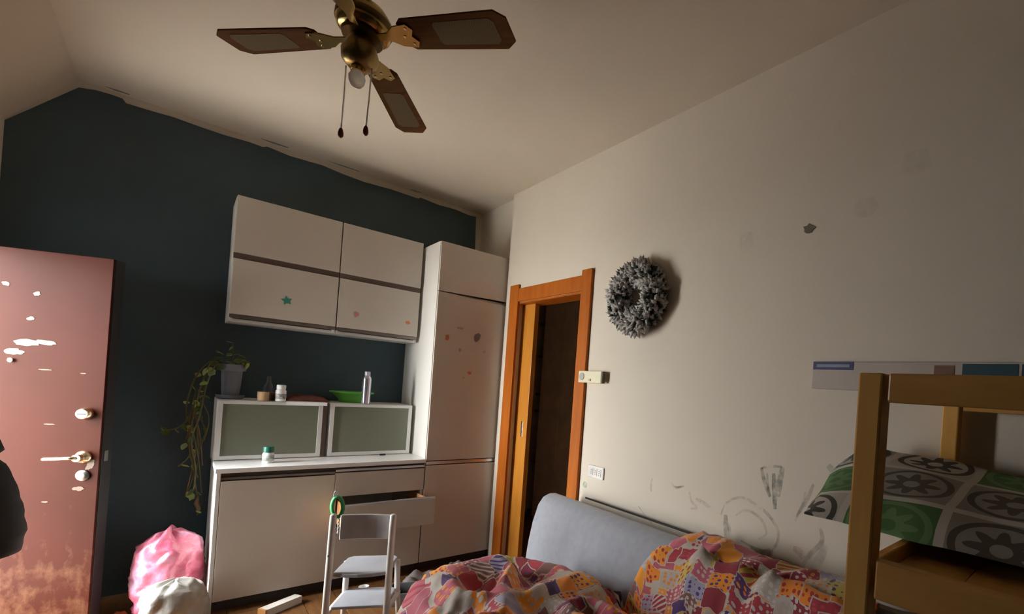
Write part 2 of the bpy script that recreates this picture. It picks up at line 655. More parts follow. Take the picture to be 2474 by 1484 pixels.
for k, (s_, z, a, b, tl) in enumerate(((0.443, 1.903, 0.0154, 0.0099, 0.2), (0.315, 1.864, 0.0143, 0.0110, -0.5), (0.333, 1.726, 0.0143, 0.0099, -0.2), (0.342, 1.595, 0.0573, 0.0176, -0.08),
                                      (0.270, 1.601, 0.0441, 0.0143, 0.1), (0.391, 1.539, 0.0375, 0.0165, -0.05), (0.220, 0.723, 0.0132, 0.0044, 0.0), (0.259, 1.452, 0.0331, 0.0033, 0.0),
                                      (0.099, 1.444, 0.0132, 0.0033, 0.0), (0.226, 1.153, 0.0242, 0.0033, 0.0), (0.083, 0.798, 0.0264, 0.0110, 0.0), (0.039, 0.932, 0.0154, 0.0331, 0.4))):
    obj('mark_glint', MB(True).prism(blob(s_, z, a, b, 16, .22, tl, k), lambda u, v, w: (u, -w, v), .0014), M_mark_glint if k < 6 else mat('worn_patch', (.12, .068, .04), .5), d1)
# frame of the doorway in the left wall
mb = MB()
mb.box(-2.7795, -2.765, -.95, -.88, 0, 2.19)
mb.box(-2.7795, -2.765, -.88, -.028, 2.1205, 2.19)
tr = struct('trim_1', mb, mat('dark_brown_frame', (.045, .022, .016), .5), bevel=.004)

# ------------------------------------------------------------------ sliding door and its casing
mb = MB()
cs = struct('trim_2', MB().box(-.052, -.0305, -.955, -.812, 0, 2.398), M_casing, bevel=.004)
obj('casing_post', MB(True).box(-.052, -.0305, -1.958, -1.842, 0, 2.398), M_casing, cs, bevel=.004)
obj('casing_head', MB(True).box(-.050, -.0305, -1.842, -.955, 2.250, 2.362), M_casing, cs, bevel=.004)
obj('jamb_lining', MB(True).box(-.0305, .12, -1.842, -1.828, 0, 2.25), M_casing, cs)
obj('head_lining', MB(True).box(-.0305, .12, -1.828, -.955, 2.236, 2.25), M_casing, cs)
d2 = bpy.data.objects.new('door_2', None)
COL.objects.link(d2)
d2.location = (.05, -1.0, 0)
WM[d2.name] = Matrix.Translation((.05, -1.0, 0))
d2['kind'] = 'structure'
d2['label'] = 'honey brown sliding door leaf pushed back into its pocket'
obj('leaf', MB().box(.022, .062, -1.12, -.73, .01, 2.235), M_pocket, d2, bevel=.003)
pp = obj('pull_plate', MB().box(.0185, .0225, -1.060, -1.030, 1.12, 1.25), M_nickel, d2, bevel=.004)
obj('finger_recess', MB().box(.0178, .0187, -1.053, -1.037, 1.145, 1.225), mat('dull_steel', (.30, .29, .27), .4, 1), pp, bevel=.0003)

# ------------------------------------------------------------------ kitchen wall units
FY = -.69


def mark(name, x, z, a, b, col, y, par, seed=0, n=10, jit=.25, tilt=0):
    m_ = mat('sticker_%d_%d_%d' % tuple(int(99*c) for c in col), col, .5)
    o = obj(name, MB().prism(blob(x, z, a, b, n, jit, tilt, seed), lambda u, v, w: (u, y-w, v), .0012), m_, par)
    return o


# tall cabinet
t = thing('tall_cabinet', 'tall white three door cabinet in the corner beside the orange door casing', 'cabinet', (-.3, -.35, 0))
c = MB()
c.box(-.60, -.582, -.668, -.004, .08, 2.66)
c.box(-.012, .006, -.668, -.004, .08, 2.66)
c.box(-.582, -.012, -.668, -.004, 2.642, 2.66)
c.box(-.582, -.012, -.668, -.004, .08, .098)
c.box(-.582, -.012, -.02, -.004, .098, 2.642)
c.box(-.582, -.012, -.660, -.02, 2.245, 2.262)
c.box(-.582, -.012, -.660, -.02, .86, .88)
obj('carcass', c, M_cabin, t)
obj('plinth', MB().box(-.60, .006, -.62, -.60, 0, .08), M_dark, t)


def zq(pts_, y0=FY, y1=-.671):
    return MB().prism(pts_, lambda u, v, w: (u, y0+w, v), y1-y0)


o = obj('top_door', zq([(-.598, 2.262), (.004, 2.276), (.004, 2.658), (-.598, 2.658)]), M_cab, t, bevel=.002)
o = obj('middle_door', zq([(-.598, .895), (.004, .895), (.004, 2.238), (-.598, 2.256)]), M_cab, t, bevel=.002)
md = o
obj('lower_door', zq([(-.598, .082), (.004, .082), (.004, .855), (-.598, .855)]), M_cab, t, bevel=.002)
obj('handle_strip', MB().box(-.598, .004, -.685, -.669, .862, .888), M_alu, t, bevel=.002)
for k, (x, z, a, b, col) in enumerate(((-.506, 1.895, .015, .026, (.62, .22, .12)), (-.256, 1.927, .030, .038, (.20, .165, .16)), (-.405, 1.985, .024, .012, (.42, .37, .33)),
                                      (-.395, 1.805, .014, .016, (.40, .35, .33)), (-.185, 1.816, .014, .014, (.50, .44, .40)), (-.301, 1.622, .016, .012, (.58, .15, .09)),
                                      (-.35, 1.58, .010, .010, (.50, .42, .37)))):
    mark('sticker', x, z, a, b, col, FY-.0002, md, k)

# upper wall cabinets: two columns, two rows
UY = -.358
M_up = M_cab
up_lab = {0: 'upper white wall cabinet on the left, with the green star sticker', 1: 'upper white wall cabinet on the right, next to the tall cabinet'}
for k, (x0, x1) in enumerate(((-1.80, -1.202), (-1.198, -.622))):
    t = thing('wall_cabinet', up_lab[k], 'cabinet', ((x0+x1)/2, -.17, 1.845), group='white wall cabinets on the teal wall')
    c = MB()
    c.box(x0, x0+.018, -.335, -.004, 1.845, 2.68)
    c.box(x1-.018, x1, -.335, -.004, 1.845, 2.68)
    for z in (1.845, 2.270, 2.662):
        c.box(x0+.018, x1-.018, -.335 if z > 1.9 else -.32, -.004, z, z+.018)
    c.box(x0+.018, x1-.018, -.012, -.004, 1.863, 2.662)
    obj('carcass', c, M_cabin, t)
    dz = .002
    obj('door', MB().box(x0+dz, x1-dz, UY, -.337, 2.304, 2.684), M_up, t, bevel=.002)
    lo = obj('door', MB().box(x0+dz, x1-dz, UY, -.337, 1.893, 2.264), M_up, t, bevel=.002)
    obj('handle_groove', MB().box(x0+dz, x1-dz, -.347, -.336, 2.266, 2.302), mat('brown_shadow_groove', (.13, .088, .07), .45), t)
    obj('handle_strip', MB().box(x0+dz, x1-dz, -.350, -.336, 1.868, 1.890), mat('dark_aluminium', (.26, .22, .19), .35, .7), t, bevel=.001)
    if k == 0:
        star = []
        for i in range(10):
            r_ = .034 if i % 2 == 0 else .018
            a = pi/2+i*pi/5+.2
            star.append((-1.503+r_*math.cos(a), 2.033+r_*math.sin(a)))
        obj('sticker', MB().prism(star, lambda u, v, w: (u, UY-w, v), .0012), mat('green_sticker', (.035, .26, .19), .5), lo)['label'] = 'dark green star sticker'
    else:
        mark('sticker', -1.074, 2.007, .021, .021, (.62, .28, .25), UY, lo, 3)
        mark('sticker', -.702, 2.004, .020, .013, (.68, .20, .10), UY, lo, 4, tilt=-.2)

# worktop
o = obj('worktop', MB().box(-1.826, -.604, -.70, -.002, .880, .910), M_top, None, bevel=.003)
tag(o, 'long white worktop over the white base units, below the frosted glass cabinets', 'worktop')
# base unit with one wide door
t = thing('base_cabinet', 'white base cabinet with one wide plain door, left of the drawers', 'cabinet', (-1.5, -.35, 0))
c = MB()
c.box(-1.818, -1.799, -.69, -.004, .0, .8785)
c.box(-1.222, -1.204, -.668, -.004, .08, .8785)
c.box(-1.799, -1.222, -.668, -.004, .08, .098)
c.box(-1.799, -1.222, -.012, -.004, .098, .8785)
obj('carcass', c, M_cabin, t, bevel=.001)
obj('door', MB().box(-1.797, -1.204, FY, -.671, .082, .828), M_cab, t, bevel=.002)
obj('handle_groove', MB().box(-1.797, -1.204, -.676, -.669, .831, .878), M_dark, t)
obj('handle_strip', MB().box(-1.797, -1.204, -.684, -.6765, .836, .852), mat('dark_aluminium', (.26, .22, .19), .35, .7), t, bevel=.002)
obj('plinth', MB().box(-1.799, -1.204, -.62, -.60, 0, .08), M_dark, t)
# drawer unit with the middle drawer pulled out
t = thing('drawer_cabinet', 'white drawer unit with its middle drawer pulled open, beside the tall cabinet', 'cabinet', (-.9, -.35, 0))
c = MB()
c.box(-1.202, -1.184, -.668, -.004, .08, .8785)
c.box(-.622, -.604, -.668, -.004, .08, .8785)
c.box(-1.184, -.622, -.668, -.004, .08, .098)
c.box(-1.184, -.622, -.012, -.004, .098, .8785)
obj('carcass', c, M_cabin, t)
obj('upper_drawer', MB().box(-1.202, -.606, FY, -.671, .668, .838), M_cab, t, bevel=.002)
obj('lower_drawer', MB().box(-1.202, -.606, FY, -.671, .082, .452), M_cab, t, bevel=.002)
obj('handle_groove', MB().box(-1.202, -.606, -.676, -.669, .840, .878), M_dark, t)
obj('handle_strip', MB().box(-1.202, -.606, -.686, -.6765, .846, .864), M_alu, t, bevel=.002)
dr = obj('open_drawer', MB().box(-1.202, -.606, -.955, -.936, .462, .655), M_cab, t, bevel=.002)
b = MB()
M_dw = wood('drawer_wood', (.42, .20, .08), (.55, .29, .13), 3, (4, 1, 4))
for xa in (-1.178, -.644):
    obj('drawer_side', MB().box(xa, xa+.014, -.936, -.45, .480, .640), M_dw, dr, bevel=.001)['label'] = 'orange wooden drawer side'
obj('drawer_base', MB().box(-1.164, -.644, -.936, -.45, .478, .490), mat('dark_drawer_base', (.06, .035, .028), .7), dr)
obj('drawer_handle', MB().box(-1.202, -.606, -.950, -.936, .6555, .668), M_alu, dr, bevel=.002)
obj('plinth', MB().box(-1.202, -.606, -.62, -.60, 0, .08), M_dark, t)

# frosted-glass cabinets standing on the worktop
for k, (x0, x1) in enumerate(((-1.825, -1.217), (-1.203, -.622))):
    t = thing('glass_cabinet', ['left frosted glass cabinet on the worktop, under the pot plant', 'right frosted glass cabinet on the worktop, under the green bowl'][k],
              'cabinet', ((x0+x1)/2, -.19, .9105), group='frosted glass cabinets on the worktop')
    c = MB()
    c.box(x0, x0+.016, -.36, -.004, .9105, 1.315)
    c.box(x1-.016, x1, -.36, -.004, .9105, 1.315)
    c.box(x0+.016, x1-.016, -.36, -.004, .9105, .9265)
    c.box(x0+.016, x1-.016, -.36, -.004, 1.299, 1.315)
    c.box(x0+.016, x1-.016, -.016, -.004, .9265, 1.299)
    obj('carcass', c, M_cabin, t)
    a0, a1 = x0+.003, x1-(.030 if k == 0 else .006)
    f = MB()
    w = .026
    f.box(a0, a0+w, -.382, -.362, .916, 1.312)
    f.box(a1-w, a1, -.382, -.362, .916, 1.312)
    f.box(a0+w, a1-w, -.382, -.362, .916, .942)
    f.box(a0+w, a1-w, -.382, -.362, 1.290, 1.312)
    fr = obj('door_frame', f, mat('pale_aluminium', (.80, .79, .77), .35, .35, var=.03), t, bevel=.0015)
    obj('glass_pane', MB().box(a0+w, a1-w, -.374, -.368, .942, 1.290), M_glass, fr)
    if k == 0:
        obj('hinge_gap', MB().box(a1+.001, x1-.001, -.372, -.361, .916, 1.312), mat('brown_shadow_groove', (.13, .088, .07), .45), t)

# ------------------------------------------------------------------ things on the glass cabinets and the worktop
TZ = 1.3155


def vessel(name, label, cat, x, y, z, prof, mt, n=24):
    mbx = MB(True).lathe(prof, (0, 0, 0), n)
    o = obj(name, mbx, mt, None, smooth=True, loc=(x, y, z), auto=.7)
    return tag(o, label, cat)


# trailing pothos
t = thing('trailing_plant', 'trailing green pothos in a grey pot at the left end of the glass cabinets', 'plant', (-1.755, -.22, TZ))
M_pot = mat('grey_plastic_pot', (.20, .205, .235), .5)
obj('saucer', MB(True).lathe([(.058, 0), (.070, .006), (.078, .028), (.074, .028), (.062, .010), (.01, .009)], n=28), M_pot, t, smooth=True, auto=.7)
obj('pot', MB(True).lathe([(.046, .010), (.049, .06), (.056, .192), (.072, .196), (.077, .238), (.068, .238), (.054, .2), (.02, .205)], n=28), M_pot, t, smooth=True, auto=.7)
obj('soil', MB(True).lathe([(.053, .206), (.056, .215), (.03, .220), (.002, .222)], n=20), mat('soil', (.03, .022, .015), .95), t)
M_vine = mat('vine_stem', (.13, .105, .030), .6)
M_leaf = mat('pothos_leaf', (.125, .165, .035), .45, var=.25, vscale=9)
M_leaf2 = mat('pothos_leaf_light', (.33, .40, .10), .45, var=.2, vscale=9)
rx, ry, rz0 = -1.755, -.22, TZ
vines = [[(-1.79, -.24, 1.53), (-1.86, -.28, 1.56), (-1.90, -.28, 1.42), (-1.92, -.26, 1.25), (-1.905, -.25, 1.05), (-1.91, -.24, .85), (-1.885, -.24, .66), (-1.875, -.24, .55)],
         [(-1.79, -.22, 1.53), (-1.85, -.24, 1.575), (-1.93, -.24, 1.46), (-1.965, -.22, 1.26), (-1.945, -.2, 1.10), (-1.97, -.2, .98)],
         [(-1.78, -.25, 1.53), (-1.84, -.30, 1.54), (-1.88, -.31, 1.40), (-1.90, -.30, 1.2), (-1.93, -.29, 1.04), (-1.90, -.28, .84), (-1.905, -.27, .70)],
         [(-1.91, -.25, 1.30), (-1.94, -.24, 1.2), (-1.99, -.22, 1.12), (-2.05, -.2, 1.10), (-2.075, -.19, 1.13)],
         [(-1.80, -.21, 1.53), (-1.86, -.2, 1.56), (-1.89, -.19, 1.4), (-1.895, -.19, 1.2), (-1.865, -.19, 1.08), (-1.90, -.2, .97)],
         [(-1.92, -.24, 1.0), (-1.94, -.24, .92), (-1.985, -.23, .86)],
         [(-1.76, -.22, 1.53), (-1.755, -.22, 1.62), (-1.765, -.23, 1.70)],
         [(-1.74, -.24, 1.53), (-1.70, -.27, 1.58), (-1.668, -.28, 1.57)],
         [(-1.75, -.19, 1.53), (-1.73, -.17, 1.60), (-1.72, -.15, 1.64)]]


def spline(P, n):
    P = [Vector(p) for p in P]
    out = []
    for i in range(len(P)-1):
        p0, p1, p2, p3 = P[max(i-1, 0)], P[i], P[i+1], P[min(i+2, len(P)-1)]
        for k in range(n):
            q = k/n
            out.append(.5*((2*p1)+(p2-p0)*q+(2*p0-5*p1+4*p2-p3)*q*q+(3*p1-p0-3*p2+p3)*q**3))
    out.append(P[-1])
    return out


lf = MB(True)
lp = [(0, 0), (.25, .42), (.55, .46), (.85, .25), (1.05, 0)]
vs = []
for u, v in lp:
    vs.append((u, v, -.10*u*u-.06*v))
for u, v in lp[1:4][::-1]:
    vs.append((u, -v, -.10*u*u-.06*v))
for u in (.3, .7):
    vs.append((u, 0, -.10*u*u+.05))
lf.add(vs, [(0, 1, 8), (1, 2, 9, 8), (2, 3, 9), (3, 4, 9), (0, 8, 7), (8, 9, 6, 7), (9, 5, 6), (9, 4, 5)])
L0 = obj('leaf', lf, M_leaf, t, smooth=True)
L1 = obj('leaf', lf, M_leaf2, t, smooth=True)
rnd = random.Random(11)
inv = WM[t.name].inverted()
first = [True, True]
for vi, V in enumerate(vines):
    pth = spline(V, 6)
    obj('vine', MB().tube(pth, [.0042]*(len(pth)-1)+[.002], 6), M_vine, t, smooth=True)
    step = 3 if vi < 3 else 4
    for i in range(2, len(pth), step):
        if rnd.random() < .18:
            continue
        lt = rnd.random() < (.22 if vi < 5 else .6)
        src = L1 if lt else L0
        loc = inv @ pth[i]
        sz = rnd.uniform(.030, .052)
        rot = (rnd.uniform(-.5, .5), rnd.uniform(.2, 1.3), rnd.uniform(0, 2*pi))
        if first[lt]:
            first[lt] = False
            src.location, src.rotation_euler, src.scale = loc, rot, (sz,)*3
        else:
            copy_part(src, t, loc, rot, (sz,)*3)
for k in range(16):   # bushy crown above the rim
    a = rnd.uniform(0, 2*pi)
    copy_part(L1 if k % 5 == 0 else L0, t, (.05*math.cos(a), .05*math.sin(a), rnd.uniform(.225, .32)), (rnd.uniform(-.4, .4), rnd.uniform(-.7, .5), a), (rnd.uniform(.035, .055),)*3)
copy_part(L1, t, (-.005, 0, .385), (0, -.3, 2.4), (.05,)*3)
for (lx, ly, lz, sz) in ((-.085, -.06, .19, .062), (-.165, -.05, -.20, .064), (-.14, -.05, -.64, .068), (-.15, -.06, -.03, .05), (.075, -.05, .262, .05)):
    copy_part(L1, t, (lx, ly, lz), (1.2, .2, 2.2), (sz,)*3)
M_dry = mat('dry_stem', (.20, .115, .05), .8)
for k in range(7):
    x0 = -1.925+rnd.uniform(-.03, .045)
    y0 = -.25+rnd.uniform(-.05, .05)
    z0, z1 = rnd.uniform(1.22, 1.48), rnd.uniform(.62, 1.02)
    pv = [(x0+.02*rnd.uniform(-1, 1), y0, z0), (x0+.03*rnd.uniform(-1, 1), y0-.02, (z0*2+z1)/3), (x0+.035*rnd.uniform(-1, 1), y0, (z0+2*z1)/3), (x0+.02+.03*rnd.uniform(-1, 1), y0, z1)]
    obj('vine', MB().tube(spline(pv, 5), .0036, 5), M_dry if k % 2 else M_vine, t, smooth=True)
obj('dry_tip', MB().tube([(-1.88, -.24, .66), (-1.885, -.24, .61), (-1.872, -.24, .57), (-1.878, -.24, .53)], [.006, .013, .012, .003], 7), M_dry, t, smooth=True)
copy_part(L1, t, (-.13, -.05, .205), (0, 1.2, 3.6), (.055,)*3)
copy_part(L1, t, (-.15, -.02, -.63), (0, 1.2, 3.6), (.055,)*3)
copy_part(L1, t, (-.20, 0, -.30), (0, 1.0, 3.9), (.05,)*3)

M_cork = mat('tan_wood', (.55, .36, .19), .6)
vessel('wooden_cup', 'small tan wooden cup on the left glass cabinet', 'cup', -1.592, -.345, TZ, [(.030, 0), (.032, .004), (.033, .062), (.028, .062), (.027, .02), (.004, .018)], M_cork)
vessel('brown_jar', 'low dark brown jar behind the white pill bottle', 'jar', -1.525, -.27, TZ, [(.032, 0), (.036, .01), (.036, .05), (.03, .058), (.004, .058)], mat('brown_glass', (.10, .045, .03), .3))
vessel('grey_flask', 'dim dark grey flask standing behind the tan cup', 'bottle', -1.545, -.14, TZ, [(.030, 0), (.032, .01), (.030, .09), (.014, .13), (.012, .17), (.004, .17)], mat('smoky_glass', (.085, .10, .11), .3))
t = thing('pill_bottle', 'white pill bottle with white lid on the left glass cabinet', 'bottle', (-1.497, -.352, TZ))
obj('body', MB(True).lathe([(.028, 0), (.031, .004), (.031, .075), (.024, .086), (.004, .086)]), M_white, t, smooth=True, auto=.7)
obj('lid', MB(True).lathe([(.025, .0865), (.027, .089), (.027, .112), (.023, .117), (.004, .117)]), M_white, t, smooth=True, auto=.7)
obj('print', MB(True).lathe([(.0313, .018), (.0313, .055)], n=24), mat('grey_print', (.42, .41, .40), .5, var=.5, vscale=60), t, smooth=True)['label'] = 'grey printed band'
# crumpled red-brown packet and a sheet of paper


def crumple(name, label, cat, cx, cy, z, lx, ly, h, mt, seed, rz=0, n=10):
    vs, fs = [], []
    for j in range(n+1):
        for i in range(n+1):
            u, v = i/n*2-1, j/n*2-1
            e = max(0, (1-u**4)*(1-v**4))
            q = noise.noise(Vector((u*1.7+seed, v*1.7, seed*.7)))
            vs.append((u*lx/2*(1+.1*noise.noise(Vector((v*2, seed, 0)))), v*ly/2*(1+.1*noise.noise(Vector((u*2, seed, 3)))), .003+max(0, e*h*(.65+.7*q))))
    m_ = n+1
    for j in range(n):
        for i in range(n):
            fs.append((j*m_+i, j*m_+i+1, (j+1)*m_+i+1, (j+1)*m_+i))
    base = len(vs)
    per = [i for i in range(m_)] + [j*m_+n for j in range(1, m_)] + [n*m_+i for i in range(n-1, -1, -1)] + [j*m_ for j in range(n-1, 0, -1)]
    bot = [(vs[i][0], vs[i][1], 0) for i in per]
    vs += bot
    k = len(per)
    for q in range(k):
        fs.append((per[q], base+q, base+(q+1) % k, per[(q+1) % k]))
    fs.append(tuple(base+q for q in range(k)))
    o = obj(name, MB(True).add(vs, fs), mt, None, smooth=True, loc=(cx, cy, z), rz=rz)
    return tag(o, label, cat)


crumple('crumpled_packet', 'dark red crumpled packet lying behind the white paper on the glass cabinet', 'packet', -1.32, -.22, TZ, .26, .16, .055, mat('dark_red_foil', (.17, .045, .035), .4, var=.4, vscale=20), 3.1)
o = obj('paper_sheet', MB(True).prism([(.05, 0), (-.078, 0), (-.0815, -.003), (-.083, -.020), (-.0845, -.020), (-.083, -.002), (-.079, .0016), (.05, .0016)], lambda u, v, w: (w-.12, u, v), .24), mat('white_paper', (.82, .82, .82), .8), None, loc=(-1.345, -.318, TZ+.0003), rz=-.05)
tag(o, 'white paper sheet overhanging the front edge of the left glass cabinet', 'paper')
t = thing('green_bowl', 'bright green wide shallow plastic bowl on the right glass cabinet', 'bowl', (-1.02, -.16, TZ))
M_green = mat('green_plastic', (.15, .50, .07), .4)
obj('body', MB(True).lathe([(.075, 0), (.085, .004), (.097, .03), (.135, .072), (.142, .073), (.142, .077), (.13, .077), (.09, .036), (.004, .03)], n=36), M_green, t, smooth=True, auto=.8)
obj('rim', MB(True).lathe([(.1395, .0775), (.150, .074), (.155, .080), (.152, .086), (.1395, .086)], n=36), M_green, t, smooth=True, auto=.8)
t = thing('steel_bottle', 'slim lilac metal water bottle on the right glass cabinet', 'bottle', (-.966, -.35, TZ))
M_lil = mat('lilac_metal', (.62, .60, .70), .22, .85, var=.04)
obj('body', MB(True).lathe([(.028, 0), (.031, .006), (.031, .195), (.026, .215), (.018, .224), (.004, .224)]), M_lil, t, smooth=True, auto=.8)
obj('cap', MB(True).lathe([(.0185, .2245), (.0195, .226), (.0195, .252), (.017, .256), (.004, .256)]), mat('lilac_cap', (.60, .56, .66), .35, .3), t, smooth=True, auto=.8)
t = thing('supplement_jar', 'small white jar with a dark green lid on the worktop', 'jar', (-1.562, -.535, .9102))
obj('body', MB(True).lathe([(.028, 0), (.0315, .004), (.0315, .06), (.026, .07), (.004, .07)]), M_white, t, smooth=True, auto=.7)
obj('label_band', MB(True).lathe([(.0318, .014), (.0318, .052)]), mat('grey_green_label', (.38, .42, .39), .5, var=.4, vscale=40), t, smooth=True)['label'] = 'grey green printed label'
obj('lid', MB(True).lathe([(.0275, .0705), (.030, .073), (.030, .104), (.027, .109), (.004, .109)]), mat('dark_green_plastic', (.012, .12, .085), .4), t, smooth=True, auto=.7)
o = obj('black_clip', MB(True).box(-.02, .02, -.006, .006, 0, .012), M_black, None, bevel=.002, loc=(-.835, -.41, .9103), rz=.1)
tag(o, 'tiny black clip on the worktop at the foot of the right glass cabinet', 'clip')

# green ribbon loop hung over the corner of the open drawer, with a thin chain under it
t = thing('ribbon_loop', 'shiny green ribbon loop hanging over the left corner of the open drawer', 'ribbon', (-1.225, -.97, .48))
M_rib = mat('green_ribbon', (.045, .33, .11), .4)
q = [(-1.237+.031*math.cos(a_)-.006*math.sin(a_), -.972, .668+.066*math.sin(a_)) for a_ in [2*pi*k/10-.3 for k in range(11)]]
obj('loop', MB().tube(spline(q, 3), .012, 8, 1.5, (0, 1, 0)), M_rib, t, smooth=True)
obj('tag', MB().prism(blob(-1.252, .752, .013, .026, 12, .1, -.1, 2), lambda u, v, w: (u, -.975-w, v), .003), mat('white_paper', (.82, .82, .82), .8), t)
ch = MB()
for k in range(9):
    ch.lathe([(.004, -.006), (.006, 0), (.004, .006)], (-1.225+.002*(k % 2), -.972, .590-k*.012), 8)
obj('bead_chain', ch, mat('grey_beads', (.45, .42, .40), .4), t, smooth=True)

# ------------------------------------------------------------------ chair
t = thing('child_chair', 'white and grey wooden child chair standing in front of the drawers', 'chair', (-1.2575, -1.6565, 0), math.radians(-30))
M_cw = mat('chair_white_lacquer', (.74, .70, .64), .4)
M_cg = mat('chair_grey_seat', (.50, .52, .57), .45)
for s in (-1, 1):
    obj('rear_post', MB(True).tube([(s*.150, -.012, 0), (s*.148, -.004, .4), (s*.147, .002, .70), (s*.147, .004, .772), (s*.147, .004, .780)], [.017, .0175, .0175, .0165, .009], 10), M_cw, t, smooth=True)
    obj('front_leg', MB(True).tube([(s*.155, .30, 0), (s*.140, .255, .25), (s*.135, .235, .438)], [.014, .016, .016], 10), M_cw, t, smooth=True)
    obj('side_rail', MB(True).box(s*.147-.011, s*.147+.011, .012, .262, .225, .245), M_cw, t, bevel=.003)
bk = MB(True)
N = 10
pts_ = [(-.122+.256*i/N, .034+.016*math.sin(pi*i/N)) for i in range(N+1)]
bk.prism([(x, y) for x, y in pts_]+[(x, y+.014) for x, y in pts_[::-1]], lambda u, v, w: (u, v, .628+w), .138)
obj('backrest', bk, mat('chair_back_panel', (.55, .53, .53), .35), t, bevel=.003, seg=1)
st = [(-.128, .0), (-.07, -.022), (0, -.03), (.07, -.022), (.128, .0), (.132, .10), (.132, .24), (.11, .268), (-.11, .268), (-.132, .24), (-.132, .10)]
obj('seat', MB(True).prism(st, lambda u, v, w: (u, v, .438+w), .020), M_cg, t, bevel=.004)
ft = [(-.134, .02), (.134, .02), (.134, .25), (.10, .27), (-.10, .27), (-.134, .25)]
obj('footplate', MB(True).prism(ft, lambda u, v, w: (u, v, .246+w), .018), M_cg, t, bevel=.004)
obj('screw', MB(True).lathe([(.006, 0), (.006, .008), (.002, .009)], (-.147, -.018, .56), 10, RX), M_alu, t)

# ------------------------------------------------------------------ bags and clutter on the floor
def bag(name, label, x, y, prof, mt, seed, amp=.12, n=48, sq=(1, 1), rz=0, rings=0):
    vs, fs = [], []
    pr = []
    for i in range(len(prof)-1):
        (ra, za), (rb, zb) = prof[i], prof[i+1]
        for k in range(6):
            pr.append((ra+(rb-ra)*k/6, za+(zb-za)*k/6))
    pr.append(prof[-1])
    for r_, z in pr:
        for i in range(n):
            a = 2*pi*i/n
            d = Vector((math.cos(a), math.sin(a), z*5))
            nn = noise.noise(d*1.3+Vector((seed, 0, 0)))*amp + noise.noise(d*3.2+Vector((0, seed, 0)))*amp*.55
            cr = abs(noise.noise(Vector((math.cos(a)*2, math.sin(a)*2, z*16+seed))))*rings
            k = 1+nn-cr
            vs.append((r_*k*math.cos(a)*sq[0], r_*k*math.sin(a)*sq[1], max(0, z*(1+.10*noise.noise(d*2+Vector((3, seed, 1))) if z > .03 else 1))))
    for k in range(len(pr)-1):
        for i in range(n):
            j = (i+1) % n
            fs.append((k*n+i, k*n+j, (k+1)*n+j, (k+1)*n+i))
    fs.append(tuple(range(n))[::-1])
    fs.append(tuple((len(pr)-1)*n+i for i in range(n)))
    o = obj(name, MB(True).add(vs, fs), mt, None, smooth=True, loc=(x, y, .001), rz=rz)
    return tag(o, label, 'bag')


bag('pink_plastic_bag', 'full shiny pink plastic bag slumped against the teal wall', -1.992, -.43,
    [(.12, 0), (.160, .03), (.176, .12), (.172, .22), (.170, .32), (.160, .40), (.130, .455), (.075, .485), (.004, .492)],
    bag_mat('pink_plastic', (.42, .06, .12), (.60, .18, .26), (.62, .46, .64)), 2.3, .07, 72, (.95, .95), 0, .22)  # lilac highlights of the film are put into the colour noise
bag('white_plastic_bag', 'crumpled white plastic bag in front of the pink bag', -1.965, -.80,
    [(.11, 0), (.150, .03), (.160, .10), (.155, .18), (.135, .245), (.085, .285), (.004, .295)],
    bag_mat('white_plastic_film', (.36, .34, .31), (.42, .40, .37), (.50, .49, .47)), 7.9, .13, 64, (.95, .9), .4, .20)
t = thing('long_white_box', 'long flat white cardboard box with an orange end on the floor near the chair', 'box', (-1.475, -.815, .001), math.radians(30))
obj('body', MB(True).box(-.105, .115, -.032, .032, 0, .048), mat('white_card', (.70, .67, .62), .7), t, bevel=.002)
obj('end_flap', MB(True).box(-.118, -.1052, -.032, .032, 0, .048), mat('orange_card', (.62, .30, .10), .7), t, bevel=.001)
t = thing('grey_crate', 'low dark grey plastic tray lying on the floor right of the chair', 'tray', (-.80, -1.13, 0), math.radians(-25))
M_gc = mat('grey_tray_plastic', (.13, .125, .125), .5)
obj('base', MB(True).box(-.13, .13, -.10, .10, .001, .010), M_gc, t)
for (a, b_, c_, d_) in ((-.13, .13, -.10, -.092), (-.13, .13, .092, .10), (-.13, -.122, -.092, .092), (.122, .13, -.092, .092)):
    obj('wall', MB(True).box(a, b_, c_, d_, .010, .085), M_gc, t, bevel=.002)
crumple('grey_cloth', 'crumpled grey cloth heaped on the floor beside the dark grey tray', 'cloth', -.63, -.87, .001, .26, .20, .09, mat('grey_cloth', (.26, .23, .22), .9), 5.2, -.5, 14)
crumple('pale_cloth', 'pale grey crumpled cloth under the tall cabinet edge', 'cloth', -.33, -.80, .001, .18, .14, .08, mat('pale_cloth', (.34, .30, .29), .9), 8.4, .2, 12)
crumple('paper_scrap', 'small white paper scrap on the floor in front of the tall cabinet', 'paper', -.18, -.93, .001, .10, .05, .02, mat('paper_scrap', (.50, .44, .38), .9), 1.4, .3, 6)
vessel('white_cup', 'small white cup lying on the floor behind the chair legs', 'cup', -1.03, -.90, .001, [(.022, 0), (.026, .003), (.032, .07), (.029, .07), (.023, .006), (.003, .005)], M_white)
crumple('orange_floor_glow', 'small orange lump for the glow of the lit floor beside the entrance door', 'glow', -2.19, -.42, .001, .09, .06, .04, mat('orange_floor_glow', (.50, .12, .03), .6), 4.4, .5, 6)  # orange glow of the lit floor, put in as a small coloured lump

